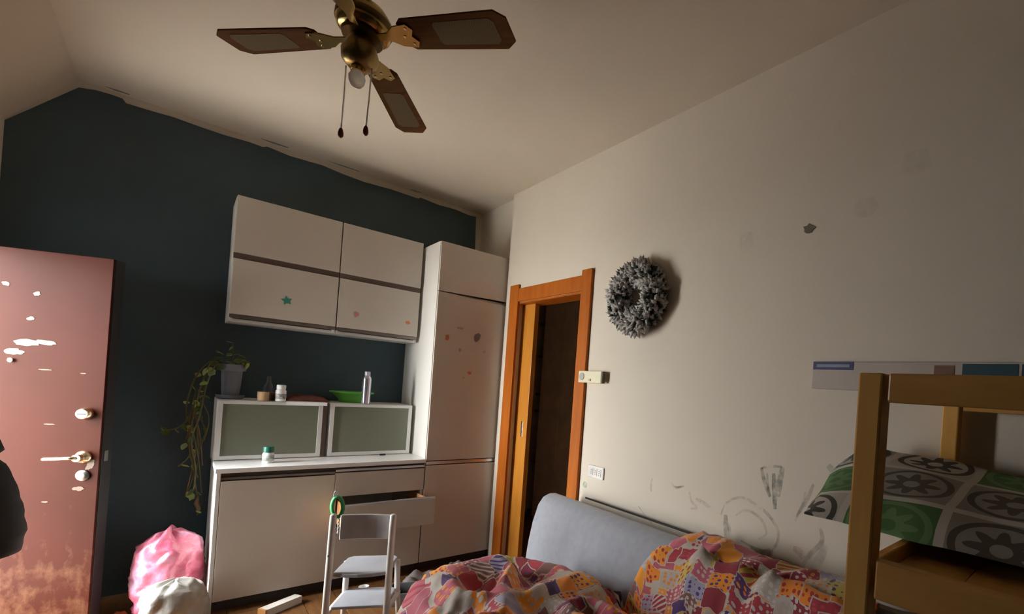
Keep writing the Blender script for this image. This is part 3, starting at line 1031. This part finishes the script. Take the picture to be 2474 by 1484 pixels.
# ------------------------------------------------------------------ ceiling fan
n_ = Vector((.063, .050, 1)).normalized()
az = math.radians(-53.8)
a_ = Vector((math.cos(az), math.sin(az), 0))
a_ = (a_ - n_*a_.dot(n_)).normalized()
b_ = n_.cross(a_)
FM = Matrix(((a_.x, b_.x, n_.x, -1.631), (a_.y, b_.y, n_.y, -2.700), (a_.z, b_.z, n_.z, 2.729), (0, 0, 0, 1)))
t = thing('ceiling_fan', 'four blade brown ceiling fan with brass motor hanging from the ceiling', 'fan', M=FM)
obj('downrod', MB(True).tube([(0, 0, .07), (0, 0, .44)], .011, 12), M_brass, t, smooth=True)
obj('canopy', MB(True).lathe([(.016, .425), (.05, .44), (.065, .47), (.066, .492), (.01, .492)], n=28), M_brass, t, smooth=True, auto=.8)
obj('motor_housing', MB(True).lathe([(.02, -.022), (.068, -.020), (.080, -.008), (.083, .012), (.080, .040), (.062, .066), (.030, .082), (.013, .086)], n=36), M_brass, t, smooth=True, auto=.8)
obj('motor_band', MB(True).lathe([(.0832, .004), (.0855, .008), (.0855, .026), (.0825, .030)], n=36), mat('dark_brass', (.14, .085, .03), .35, 1), t, smooth=True)
obj('flywheel', MB(True).lathe([(.02, -.040), (.060, -.039), (.064, -.030), (.055, -.0225), (.02, -.0225)], n=30), mat('dark_brass', (.14, .085, .03), .35, 1), t, smooth=True, auto=.8)
obj('switch_housing', MB(True).lathe([(.012, -.142), (.036, -.138), (.052, -.122), (.056, -.095), (.045, -.062), (.035, -.0405), (.02, -.0405)], n=30), mat('worn_brass', (.36, .25, .10), .35, 1), t, smooth=True, auto=.9)
obj('lamp_socket', MB(True).lathe([(.016, -.160), (.022, -.158), (.022, -.1425), (.014, -.1425)], n=20), M_brass, t, smooth=True, auto=.8)
obj('bulb', MB(True).lathe([(.004, -.208), (.016, -.205), (.023, -.192), (.025, -.176), (.019, -.1605), (.01, -.1605)], n=20), mat('frosted_bulb', (.92, .90, .88), .65, trans=.92), t, smooth=True)
ang = [0, math.radians(90+18.6), pi, math.radians(270+18.6)]
pitch_ = math.radians(-9)
for k, g in enumerate(ang):
    Rm = Matrix.Rotation(g, 4, 'Z') @ Matrix.Translation((0, 0, -.030)) @ Matrix.Rotation(pitch_, 4, 'X')
    x0, x1, hw0, hw1 = .150, .535, .052, .064
    out = [(x0, -hw0*.72), (x0+.02, -hw0), (x1-.035, -hw1), (x1, -hw1*.62), (x1, hw1*.62), (x1-.035, hw1), (x0+.02, hw0), (x0, hw0*.72)]
    bl = obj('blade', MB(True).prism(out, lambda u, v, w: Rm @ Vector((u, v, w)), .007), M_blade, t, bevel=.0015, seg=1)
    ins = [(.275, -.030), (.285, -.038), (.475, -.043), (.490, -.030), (.490, .030), (.475, .043), (.285, .038), (.275, .030)]
    obj('cane_inset', MB(True).prism(ins, lambda u, v, w: Rm @ Vector((u, v, -.0012+w)), .0010), M_cane, bl)
    ir = MB(True)
    ir.prism([(.052, -.012), (.10, -.014), (.135, -.034), (.185, -.040), (.20, -.020), (.185, 0), (.20, .020), (.185, .040), (.135, .034), (.10, .014), (.052, .012)],
             lambda u, v, w: Rm @ Vector((u, v, -.0062+w)), .005)
    io = obj('blade_iron', ir, M_brass, t, bevel=.001, seg=1)
    for (sx, sy) in ((.178, -.026), (.178, .026), (.160, 0)):
        obj('screw', MB(True).lathe([(.0045, -.0022), (.0045, 0), (.001, .0005)], (0, 0, 0), 8, Rm @ Matrix.Translation((sx, sy, -.0062))), M_nickel, io)
M_chain = mat('pale_cord', (.95, .90, .84), .8, trans=.7)
M_knob = mat('red_wood_knob', (.16, .03, .018), .35)
for (p0, p1) in (((-1.667, -2.663, 2.60), (-1.668, -2.662, 2.385)), ((-1.606, -2.728, 2.60), (-1.609, -2.723, 2.398))):
    co = obj('pull_chain', MB().tube([p0, ((p0[0]+p1[0])/2+.001, (p0[1]+p1[1])/2, (p0[2]+p1[2])/2), p1], .0024, 6), M_chain, t, smooth=True)
    obj('pull_knob', MB().lathe([(.003, .001), (.006, -.004), (.0085, -.016), (.008, -.026), (.003, -.032)], p1, 14), M_knob, co, smooth=True)

# ------------------------------------------------------------------ wreath
t = thing('wreath', 'round grey white frosted wreath hanging on the right wall', 'wreath', (-.088, -2.475, 2.135))
rnd = random.Random(5)
ring = []
for k in range(33):
    a = 2*pi*k/32
    ring.append((0, .160*math.cos(a), .152*math.sin(a)))
obj('core', MB(True).tube(ring, .040, 10), mat('dark_fir', (.022, .030, .022), .9), t, smooth=True)
TUFT = {}


def tuft_set(name, cnt, mt, size, seed, wid):
    """small fans of short needles round the core"""
    rr = random.Random(seed)
    mbx = MB(True)
    for k in range(cnt):
        a = rr.uniform(0, 2*pi)
        ph = rr.uniform(-.25, 1.25)*pi          # round the tube, mostly the side away from the wall
        dirv = Vector((-math.sin(ph), math.cos(ph)*math.cos(a), math.cos(ph)*math.sin(a)))
        c = Vector((0, .160*math.cos(a), .152*math.sin(a))) + dirv*.034*rr.uniform(.8, 1.25)
        for q in range(5):
            d = (dirv+Vector((rr.uniform(-.9, .9), rr.uniform(-.9, .9), rr.uniform(-.9, .9)))).normalized()
            s_ = size*rr.uniform(.6, 1.2)
            sd = d.orthogonal().normalized()
            u3 = d.cross(sd)
            w_ = s_*wid
            m1 = c+d*s_*.55
            tip = c+d*s_
            if tip.x > .055:
                continue
            mbx.add([c, m1+sd*w_, tip, m1-sd*w_, m1+u3*w_, m1-u3*w_], [(0, 1, 4), (1, 2, 4), (2, 3, 4), (3, 0, 4), (0, 5, 1), (1, 5, 2), (2, 5, 3), (3, 5, 0)])
    o = obj(name, mbx, mt, t, smooth=True)
    o['kind'] = 'stuff'
    return o


tuft_set('fir_sprigs', 330, mat('green_fir', (.050, .065, .048), .95, var=.3, vscale=30), .050, 1, .16)
tuft_set('frosted_sprigs', 430, mat('grey_frost', (.47, .44, .41), .95, var=.2, vscale=30), .056, 2, .24)

# ------------------------------------------------------------------ fittings and marks on the right wall
t = thing('wall_thermostat', 'yellowed cream control box with round dial on the wall beside the door casing', 'thermostat', (-.03, -2.04, 1.64))
obj('housing', MB().box(-.072, -.0525, -2.165, -1.915, 1.600, 1.682), M_cream, t, bevel=.005)
obj('back_box', MB().box(-.0522, -.0303, -2.155, -1.962, 1.605, 1.677), M_cream, t)
RY = Matrix.Rotation(-pi/2, 4, 'Y')
obj('dial', MB().lathe([(.026, 0), (.026, .004), (.018, .006), (.004, .006)], (-.0722, -1.957, 1.643), 24, RY), mat('grey_dial', (.42, .40, .32), .5), t, smooth=True, auto=.6)
obj('switch', MB().box(-.076, -.0722, -2.06, -2.035, 1.612, 1.628), mat('grey_dial', (.42, .40, .32), .5), t, bevel=.001)
obj('shaded_end', MB().box(-.0735, -.052, -2.182, -2.1655, 1.602, 1.680), mat('brown_shade', (.10, .075, .04), .5), t, bevel=.002)  # the box's shaded right end, put in as a dark brown slab
t = thing('wall_socket', 'white wall socket plate low on the right wall near the door casing', 'socket', (-.03, -2.138, 1.01))
obj('plate', MB().box(-.040, -.0303, -2.220, -2.056, .968, 1.050), mat('socket_white', (.72, .70, .65), .4), t, bevel=.004)
for y in (-2.18, -2.138, -2.096):
    md_ = obj('socket_module', MB().box(-.0425, -.0402, y-.017, y+.017, .986, 1.032), mat('socket_white', (.72, .70, .65), .4), t, bevel=.001)
    for dz in (-.012, 0, .012):
        obj('hole', MB().lathe([(.0032, 0), (.0032, .0006), (.0005, .0006)], (-.0426, y, 1.009+dz), 8, RY), M_dark, md_)
WX = -.0302


def scrib(path, w, col, a, name='crayon_mark'):
    """a flat smudge or stroke drawn on the wall, a thin film of colour"""
    key = 'crayon_%02d%02d%02d_%02d' % (int(col[0]*99), int(col[1]*99), int(col[2]*99), int(a*99))
    if key in MATS:
        m_ = MATS[key]
    else:
        m_ = bpy.data.materials.new(key)
        m_.use_nodes = True
        tt = NT(m_)
        bb = tt.N['Principled BSDF']
        bb.inputs['Base Color'].default_value = (*col, 1)
        bb.inputs['Roughness'].default_value = .9
        v = tt.coord('Object')
        tt.link(tt.ramp(tt.noise(v, 26, 3, .6), [(.30, (0, 0, 0)), (.75, (a*.75, a*.75, a*.75))]), bb.inputs['Alpha'])
        MATS[key] = m_
    pth = spline([(WX, y, z) for y, z in path], 6)
    mbx = MB(True)
    n = len(pth)
    vs, fs = [], []
    for i, p in enumerate(pth):
        d = (pth[min(i+1, n-1)]-pth[max(i-1, 0)])
        q = Vector((0, -d.z, d.y)).normalized()*w/2*(.55+.45*math.sin(pi*(i+.5)/n))
        vs += [p+q, p-q]
    for i in range(n-1):
        fs.append((2*i, 2*i+1, 2*i+3, 2*i+2))
    mbx.add(vs, fs)
    return obj(name, mbx, m_, wr)


G = (.11, .115, .09)
GR = (.10, .17, .14)
BR = (.22, .16, .12)
PK = (.55, .20, .20)
scrib([(-3.388, 1.241), (-3.40, 1.20), (-3.43, 1.14), (-3.445, 1.11)], .022, G, .75)
scrib([(-3.50, 1.262), (-3.49, 1.19), (-3.487, 1.12)], .030, GR, .85)
scrib([(-3.455, 1.225), (-3.465, 1.15), (-3.475, 1.06)], .026, GR, .8)
scrib([(-3.39, 1.24), (-3.44, 1.255), (-3.50, 1.262)], .014, G, .6)
scrib([(-3.42, 1.22), (-3.43, 1.16), (-3.446, 1.115)], .014, G, .7)
scrib([(-2.82, 1.062), (-2.83, 1.048), (-2.86, 1.045), (-2.91, 1.062)], .014, G, .8)
scrib([(-3.17, .965), (-3.20, 1.03), (-3.28, 1.075), (-3.37, 1.06), (-3.45, 1.02), (-3.50, .96), (-3.49, .89), (-3.42, .85), (-3.30, .865)], .016, BR, .5)
scrib([(-3.26, .98), (-3.32, 1.02), (-3.40, 1.00), (-3.44, .94), (-3.40, .90)], .014, BR, .35)
scrib([(-3.20, .97), (-3.205, .92), (-3.215, .87), (-3.205, .82)], .034, G, .6)
scrib([(-3.22, .93), (-3.235, .885), (-3.25, .83)], .020, GR, .5)
scrib([(-3.36, .85), (-3.43, .845), (-3.47, .86), (-3.44, .83), (-3.40, .80)], .030, BR, .55)
scrib([(-3.655, 1.21), (-3.63, 1.14), (-3.585, 1.05)], .018, G, .5)
scrib([(-3.62, 1.17), (-3.61, 1.11), (-3.58, 1.03)], .014, G, .4)
scrib([(-3.70, 1.03), (-3.71, .97), (-3.66, .90), (-3.63, .84)], .022, G, .5)
scrib([(-3.73, .96), (-3.70, .88), (-3.66, .80)], .040, G, .30)
scrib([(-3.58, .905), (-3.61, .90), (-3.63, .875)], .034, PK, .5)
scrib([(-2.95, 1.04), (-2.97, .99), (-3.01, .965), (-2.97, .95)], .016, PK, .35)
scrib([(-3.0, 1.01), (-3.05, 1.0), (-3.10, .985)], .022, BR, .45)
scrib([(-2.56, .875), (-2.62, .835), (-2.70, .79)], .008, BR, .5)
scrib([(-2.66, 1.06), (-2.655, 1.02), (-2.66, .98)], .016, (.42, .32, .20), .5)
scrib([(-2.005, .915), (-2.02, .905), (-2.045, .905)], .045, (.13, .50, .16), .8)
scrib([(-3.715, 1.305), (-3.735, 1.285), (-3.76, 1.275)], .030, (.20, .36, .38), .5)
scrib([(-3.17, 2.36), (-3.21, 2.365), (-3.25, 2.37)], .10, (.42, .36, .20), .14, 'damp_stain')
scrib([(-3.93, 2.55), (-3.99, 2.54), (-4.03, 2.55)], .10, (.22, .18, .14), .14, 'damp_stain')
scrib([(-3.75, 2.42), (-3.80, 2.40), (-3.84, 2.42)], .08, (.42, .27, .18), .14, 'damp_stain')
# chipped wall plug
obj('wall_plug_hole', MB(True).prism(blob(-3.548, 2.362, .026, .022, 12, .3, 0, 8), lambda u, v, w: (WX-w, u, v), .0035), mat('chipped_plaster', (.17, .14, .105), .9), wr)

# long white board with stickers along the wall above the bunk
t = thing('sticker_board', 'long white board with blue stickers along the wall above the bunk rail', 'board', (-.08, -4.5, 1.63))
obj('panel', MB().box(-.047, -.0305, -6.0, -3.620, 1.632, 1.752), mat('dull_white_board', (.50, .43, .38), .6, var=.05), t, bevel=.004)
for (y0, y1, z0, z1, col, nm) in ((-3.800, -3.624, 1.716, 1.751, (.05, .055, .16), 'sticker'), (-3.785, -3.64, 1.727, 1.739, (.24, .28, .36), 'sticker'),
                                  (-4.35, -4.19, 1.694, 1.744, (.03, .075, .10), 'sticker'), (-4.165, -4.10, 1.70, 1.738, (.22, .12, .075), 'sticker'), (-4.8, -4.36, 1.70, 1.744, (.04, .07, .09), 'sticker')):
    xx = -.0482 if nm and z1 != 1.739 else -.0494
    obj(nm, MB().box(xx-.0008, xx+.0010, y0, y1, z0, z1), mat('board_sticker_%d' % int(1000*col[2]+10*col[0]), col, .5), t)

# ------------------------------------------------------------------ bunk bed
t = thing('bunk_bed', 'pine bunk bed with slim posts along the right wall', 'bed', (-.5, -5.2, 0))
for (x, y) in ((-.968, -4.225), (-.108, -4.190), (-.968, -6.20), (-.108, -6.20)):
    obj('post', MB().box(x, x+.056, y-.012, y+.040, 0, 1.637), M_pine, t, bevel=.005)
obj('guard_rail', MB().box(-.962, -.924, -6.18, -4.245, 1.575, 1.637), M_pineh, t, bevel=.005)
obj('guard_rail', MB().box(-.100, -.070, -6.18, -4.21, 1.575, 1.650), M_pineh, t, bevel=.005)
obj('side_rail', MB().box(-.962, -.930, -6.18, -4.245, 1.158, 1.240), M_pineh, t, bevel=.005)
obj('side_rail', MB().box(-.100, -.070, -6.18, -4.21, 1.135, 1.220), M_pineh, t, bevel=.005)
obj('end_rail', MB().box(-.910, -.110, -4.222, -4.198, 1.135, 1.218), M_pine, t, bevel=.004)
obj('end_rail', MB().box(-.910, -.110, -6.20, -6.17, 1.105, 1.212), M_pine, t, bevel=.004)
for k in range(14):
    y = -4.226-k*.1405
    obj('slat', MB().box(-.929, -.101, y-.139, y, 1.165, 1.183), M_pineh, t, bevel=.002)
for (x0, x1) in ((-.962, -.930), (-.100, -.070)):
    obj('lower_rail', MB().box(x0, x1, -6.18, -4.245, .30, .40), M_pineh, t, bevel=.005)
obj('lower_base', MB().box(-.929, -.101, -6.16, -4.25, .33, .35), M_pineh, t)
# bedding on the upper bunk, spilling past the bed end
vs, fs, uvs = [], [], []
NX, NY = 26, 48
X0, X1, Y0, Y1 = -.66, -.125, -5.3, -3.75


def duvet_top(x, y):
    u = (x-X0)/(X1-X0)
    e = min(1, (x-X0)/.10)*min(1, (Y1-y)/.16)*min(1, (X1-x)/.03+.75)
    h = .055+.125*max(0, min(1, u))**.8
    h *= 1-.42*max(0, min(1, (-4.05-y)/.8))
    h += .020*noise.noise(Vector((x*5, y*5, 1)))
    droop = -.05*max(0, (y+4.05)/.2)
    return 1.222+.010+max(0, e)**.5*h+droop*0


for side in (1, 0):
    for j in range(NY+1):
        for i in range(NX+1):
            x = X0+(X1-X0)*i/NX
            y = Y0+(Y1-Y0)*j/NY
            skew = (Y1-y)
            yy = y-.18*(1-i/NX)*(1 if y > -4.2 else max(0, 1-(-4.2-y)/1.0))
            wob = .010*noise.noise(Vector((x*9, y*9, 4)))
            z = duvet_top(x, y) if side else 1.2225+wob*.3+.004
            vs.append((x+wob, yy+wob, max(z, 1.2235)))
m_ = NX+1
off = m_*(NY+1)
for j in range(NY):
    for i in range(NX):
        q = (j*m_+i, j*m_+i+1, (j+1)*m_+i+1, (j+1)*m_+i)
        fs.append(q)
        fs.append(tuple(k+off for k in q[::-1]))
per = [i for i in range(m_)] + [j*m_+NX for j in range(1, NY+1)] + [NY*m_+i for i in range(NX-1, -1, -1)] + [j*m_ for j in range(NY-1, 0, -1)]
for q in range(len(per)):
    a, b2 = per[q], per[(q+1) % len(per)]
    fs.append((a, a+off, b2+off, b2))
o = obj('duvet', MB().add(vs, fs), duvet_mat(), None, smooth=True, auto=1.2)
uvl = o.data.uv_layers.new(name='UVMap')
ox, oy, oz = o.location
for lo_ in o.data.loops:
    p = o.data.vertices[lo_.vertex_index].co
    x, y, z = p.x+ox, p.y+oy, p.z+oz
    uvl.data[lo_.index].uv = ((x-X0)*.75+(z-1.2)*.9+.06, (y-Y0)*.9)
tag(o, 'green and grey patterned duvet on the upper bunk, spilling past the bed end', 'duvet')

# ------------------------------------------------------------------ sofa
t = thing('sofa', 'grey fabric sofa with a smooth sloping backrest along the right wall', 'sofa', (-.5, -3.0, 0))
# backrest profile in x, z
BP = [(-.400, .30), (-.398, .42), (-.385, .55), (-.362, .68), (-.330, .785), (-.295, .832), (-.250, .850), (-.205, .848), (-.165, .832), (-.130, .80), (-.100, .72), (-.095, .30)]
SY0, SY1 = -4.10, -1.935


def rounded_extrude(prof, y0, y1, rad=.03, n=5):
    """profile extruded along y with softly rounded ends"""
    mbx = MB()
    cx = sum(p[0] for p in prof)/len(prof)
    cz = sum(p[1] for p in prof)/len(prof)
    rows = []
    for k in range(n+1):
        a = pi/2*k/n
        rows.append((y0+rad*(1-math.sin(a)), 1-rad*(1-math.cos(pi/2-a))*1.6))
    for k in range(1, 12):
        rows.append((y0+rad+(y1-y0-2*rad)*k/12, 1))
    for k in range(n, -1, -1):
        a = pi/2*k/n
        rows.append((y1-rad*(1-math.sin(a)), 1-rad*(1-math.cos(pi/2-a))*1.6))
    m2 = len(prof)
    vs, fs = [], []
    for y, s in rows:
        for x, z in prof:
            vs.append((cx+(x-cx)*s, y, cz+(z-cz)*s))
    for k in range(len(rows)-1):
        for i in range(m2):
            j = (i+1) % m2
            fs.append((k*m2+i, k*m2+j, (k+1)*m2+j, (k+1)*m2+i))
    fs.append(tuple(range(m2))[::-1])
    fs.append(tuple((len(rows)-1)*m2+i for i in range(m2)))
    return mbx.add(vs, fs)


obj('backrest', rounded_extrude(BP, SY0, SY1, .035), M_sofa, t, smooth=True, auto=1.0)
SP = [(-1.16, .18), (-1.19, .22), (-1.195, .36), (-1.17, .405), (-1.12, .42), (-.44, .42), (-.402, .40), (-.402, .18)]
obj('seat', rounded_extrude(SP, SY0, -2.14, .03), M_sofa, t, smooth=True, auto=.9)
obj('frame', MB().box(-1.14, -.11, SY0+.06, -2.18, .09, .18), mat('sofa_base_dark', (.05, .05, .055), .8), t, bevel=.01)
for (x, y) in ((-1.10, SY0+.12), (-1.10, -2.26), (-.16, SY0+.12), (-.16, SY1-.18)):
    obj('leg', MB().box(x-.022, x+.022, y-.022, y+.022, 0, .09), M_black, t, bevel=.003)
obj('dark_back_line', MB().tube([(-.075, SY0+.25, .835), (-.075, -2.10, .835)], .006, 8), M_black, t, smooth=True)  # thin dark line along the rear top edge of the backrest

# patchwork quilt: bunched on the seat and thrown over the backrest


def sofa_surf(x):
    if x <= -.43:
        return .42
    prev = (-.43, .42)
    for p in BP[1:10]:
        if x <= p[0]:
            f = (x-prev[0])/(p[0]-prev[0]) if p[0] > prev[0] else 1
            return prev[1]+(p[1]-prev[1])*f
        prev = p if p[0] > prev[0] else prev
    return .80


def quilt_edge(x):
    """far (towards the back wall) outline of the quilt as y for a given x"""
    pts_ = [(-1.34, -2.33), (-1.25, -2.26), (-1.12, -2.17), (-.95, -2.11), (-.78, -2.13), (-.64, -2.21), (-.56, -2.42), (-.50, -2.66), (-.44, -2.84), (-.40, -2.90), (-.37, -2.96), (-.34, -3.02), (-.31, -3.10), (-.26, -3.13), (-.20, -3.12), (-.10, -3.10)]
    for (xa, ya), (xb, yb) in zip(pts_, pts_[1:]):
        if x <= xb:
            return ya+(yb-ya)*(x-xa)/(xb-xa)
    return pts_[-1][1]


def fold(x, y):
    p = Vector((x, y, 0))
    w = Vector((noise.noise(p*2.3), noise.noise(p*2.3+Vector((9, 0, 0))), 0))*.16
    q = p+w
    if x > -.50:      # long slanting folds where it is thrown over the backrest
        d = q.x*1.0+q.y*.75
        r1 = 1-abs(noise.noise(Vector((d*6.5, (q.y-q.x)*1.3, 2.0))))*2.4
    else:
        r1 = 1-abs(noise.noise(Vector((q.x*3.4+q.y*1.6, q.y*2.9-q.x*1.3, 2.0))))*2.4
    r2_ = 1-abs(noise.noise(Vector((q.x*7.5-q.y*3.5, q.y*6.5+q.x*2, 5.0))))*2
    return .095*max(-.45, r1)+.020*r2_


NX, NY = 110, 170
vs, fs, uvq = [], [], []
QX0, QX1 = -1.34, -.118
for i in range(NX+1):
    x = QX0+(QX1-QX0)*i/NX
    ye = quilt_edge(x)
    for j in range(NY+1):
        v = j/NY
        y = ye+(-4.05-ye)*v
        s = sofa_surf(x)
        de = (ye-y)
        e = min(1, de/.05)
        heap = .055*min(1, max(0, de)/.22)*(1 if x < -.55 else .35)
        if x < -.5 and x > -1.15:
            heap += .03*math.exp(-((x+.85)/.28)**2)
        back = x > -.44
        amp = .62 if back else 1.0
        if x > -.32:
            amp = .28
            heap *= .4
        z = s+.022+e*(heap+amp*(fold(x, y)+.02))*(1 if not back else .9)
        z = max(z, s+.010)
        if x < -1.19:   # falls over the front edge of the seat
            z -= 1.2*(-1.19-x)
        if x > -.17:
            z += .004
        xx = x+.03*noise.noise(Vector((x*4, y*4, 7)))*(1 if x < -.5 else 0)
        if back and x < -.26:
            xx -= .014+.03*e*amp*(1+fold(x*.5, y)*8)
        vs.append((xx, y, z))
        uvq.append((x*1.15+ (s-.42)*1.0, y))
m_ = NY+1
for i in range(NX):
    for j in range(NY):
        fs.append((i*m_+j, i*m_+j+1, (i+1)*m_+j+1, (i+1)*m_+j))
me = bpy.data.meshes.new('patchwork_quilt')
me.from_pydata(vs, [], fs)
uvl = me.uv_layers.new(name='UVMap')
for lo_ in me.loops:
    uvl.data[lo_.index].uv = uvq[lo_.vertex_index]
for p in me.polygons:
    p.use_smooth = True
me.materials.append(quilt_mat())
o = bpy.data.objects.new('patchwork_quilt', me)
COL.objects.link(o)
sm = o.modifiers.new('thick', 'SOLIDIFY')
sm.thickness = .012
sm.offset = 1
tag(o, 'bright orange, red and white patchwork quilt bunched over the sofa', 'quilt')
# white cushion at the near end of the sofa back
vs, fs = [], []
N = 16
for side in (1, -1):
    for j in range(N+1):
        for i in range(N+1):
            u, v = i/N*2-1, j/N*2-1
            th = .07*max(0, (1-u**4))**.6*max(0, (1-v**4))**.6
            vs.append((u*.15*(1-.10*v*v), v*.115*(1-.10*u*u), side*th*.8))
m_ = N+1
off = m_*m_
for j in range(N):
    for i in range(N):
        q = (j*m_+i, j*m_+i+1, (j+1)*m_+i+1, (j+1)*m_+i)
        fs += [q[::-1], tuple(k+off for k in q)]
cm = Matrix.Translation((-.27, -4.10, .985)) @ Matrix.Rotation(math.radians(-6), 4, 'Y')
o = obj('white_cushion', MB(True).add([cm @ Vector(p) for p in vs], fs), mat('white_cushion', (.66, .65, .64), .9), None, smooth=True, loc=(0, 0, 0))
tag(o, 'white cushion lying on the sofa back beside the bunk bed post', 'cushion')

# ------------------------------------------------------------------ black coat on a wall hook at the left edge
t = thing('wall_hook', 'small brass wall hook above the black coat on the left wall', 'hook', (-2.78, -1.5, 1.55))
obj('plate', MB().box(-2.7795, -2.772, -1.52, -1.48, 1.52, 1.60), M_nickel, t, bevel=.002)
obj('prong', MB().tube([(-2.772, -1.5, 1.56), (-2.70, -1.5, 1.545), (-2.66, -1.5, 1.58)], .006, 8), M_nickel, t, smooth=True)
t = thing('black_coat', 'black padded coat hanging at the left edge in front of the brown door', 'coat', (-2.58, -1.50, .745))
prof = [(.10, .0), (.155, .01), (.165, .08), (.150, .18), (.128, .27), (.105, .33), (.080, .362), (.098, .385), (.090, .42), (.05, .47), (.03, .60), (.02, .72), (.006, .74)]
pr = []
for (ra, za), (rb, zb) in zip(prof, prof[1:]):
    for k in range(4):
        pr.append((ra+(rb-ra)*k/4, za+(zb-za)*k/4))
pr.append(prof[-1])
obj('body', MB(True).lathe([(r_*1.07, z*1.07) for r_, z in pr], (0, 0, 0), 40, None, lambda a, z: 1+.03*noise.noise(Vector((math.cos(a)*1.5, math.sin(a)*1.5, z*5)))+.012*math.sin(z*80)), mat('black_nylon', (.008, .007, .008), .7), t, smooth=True)
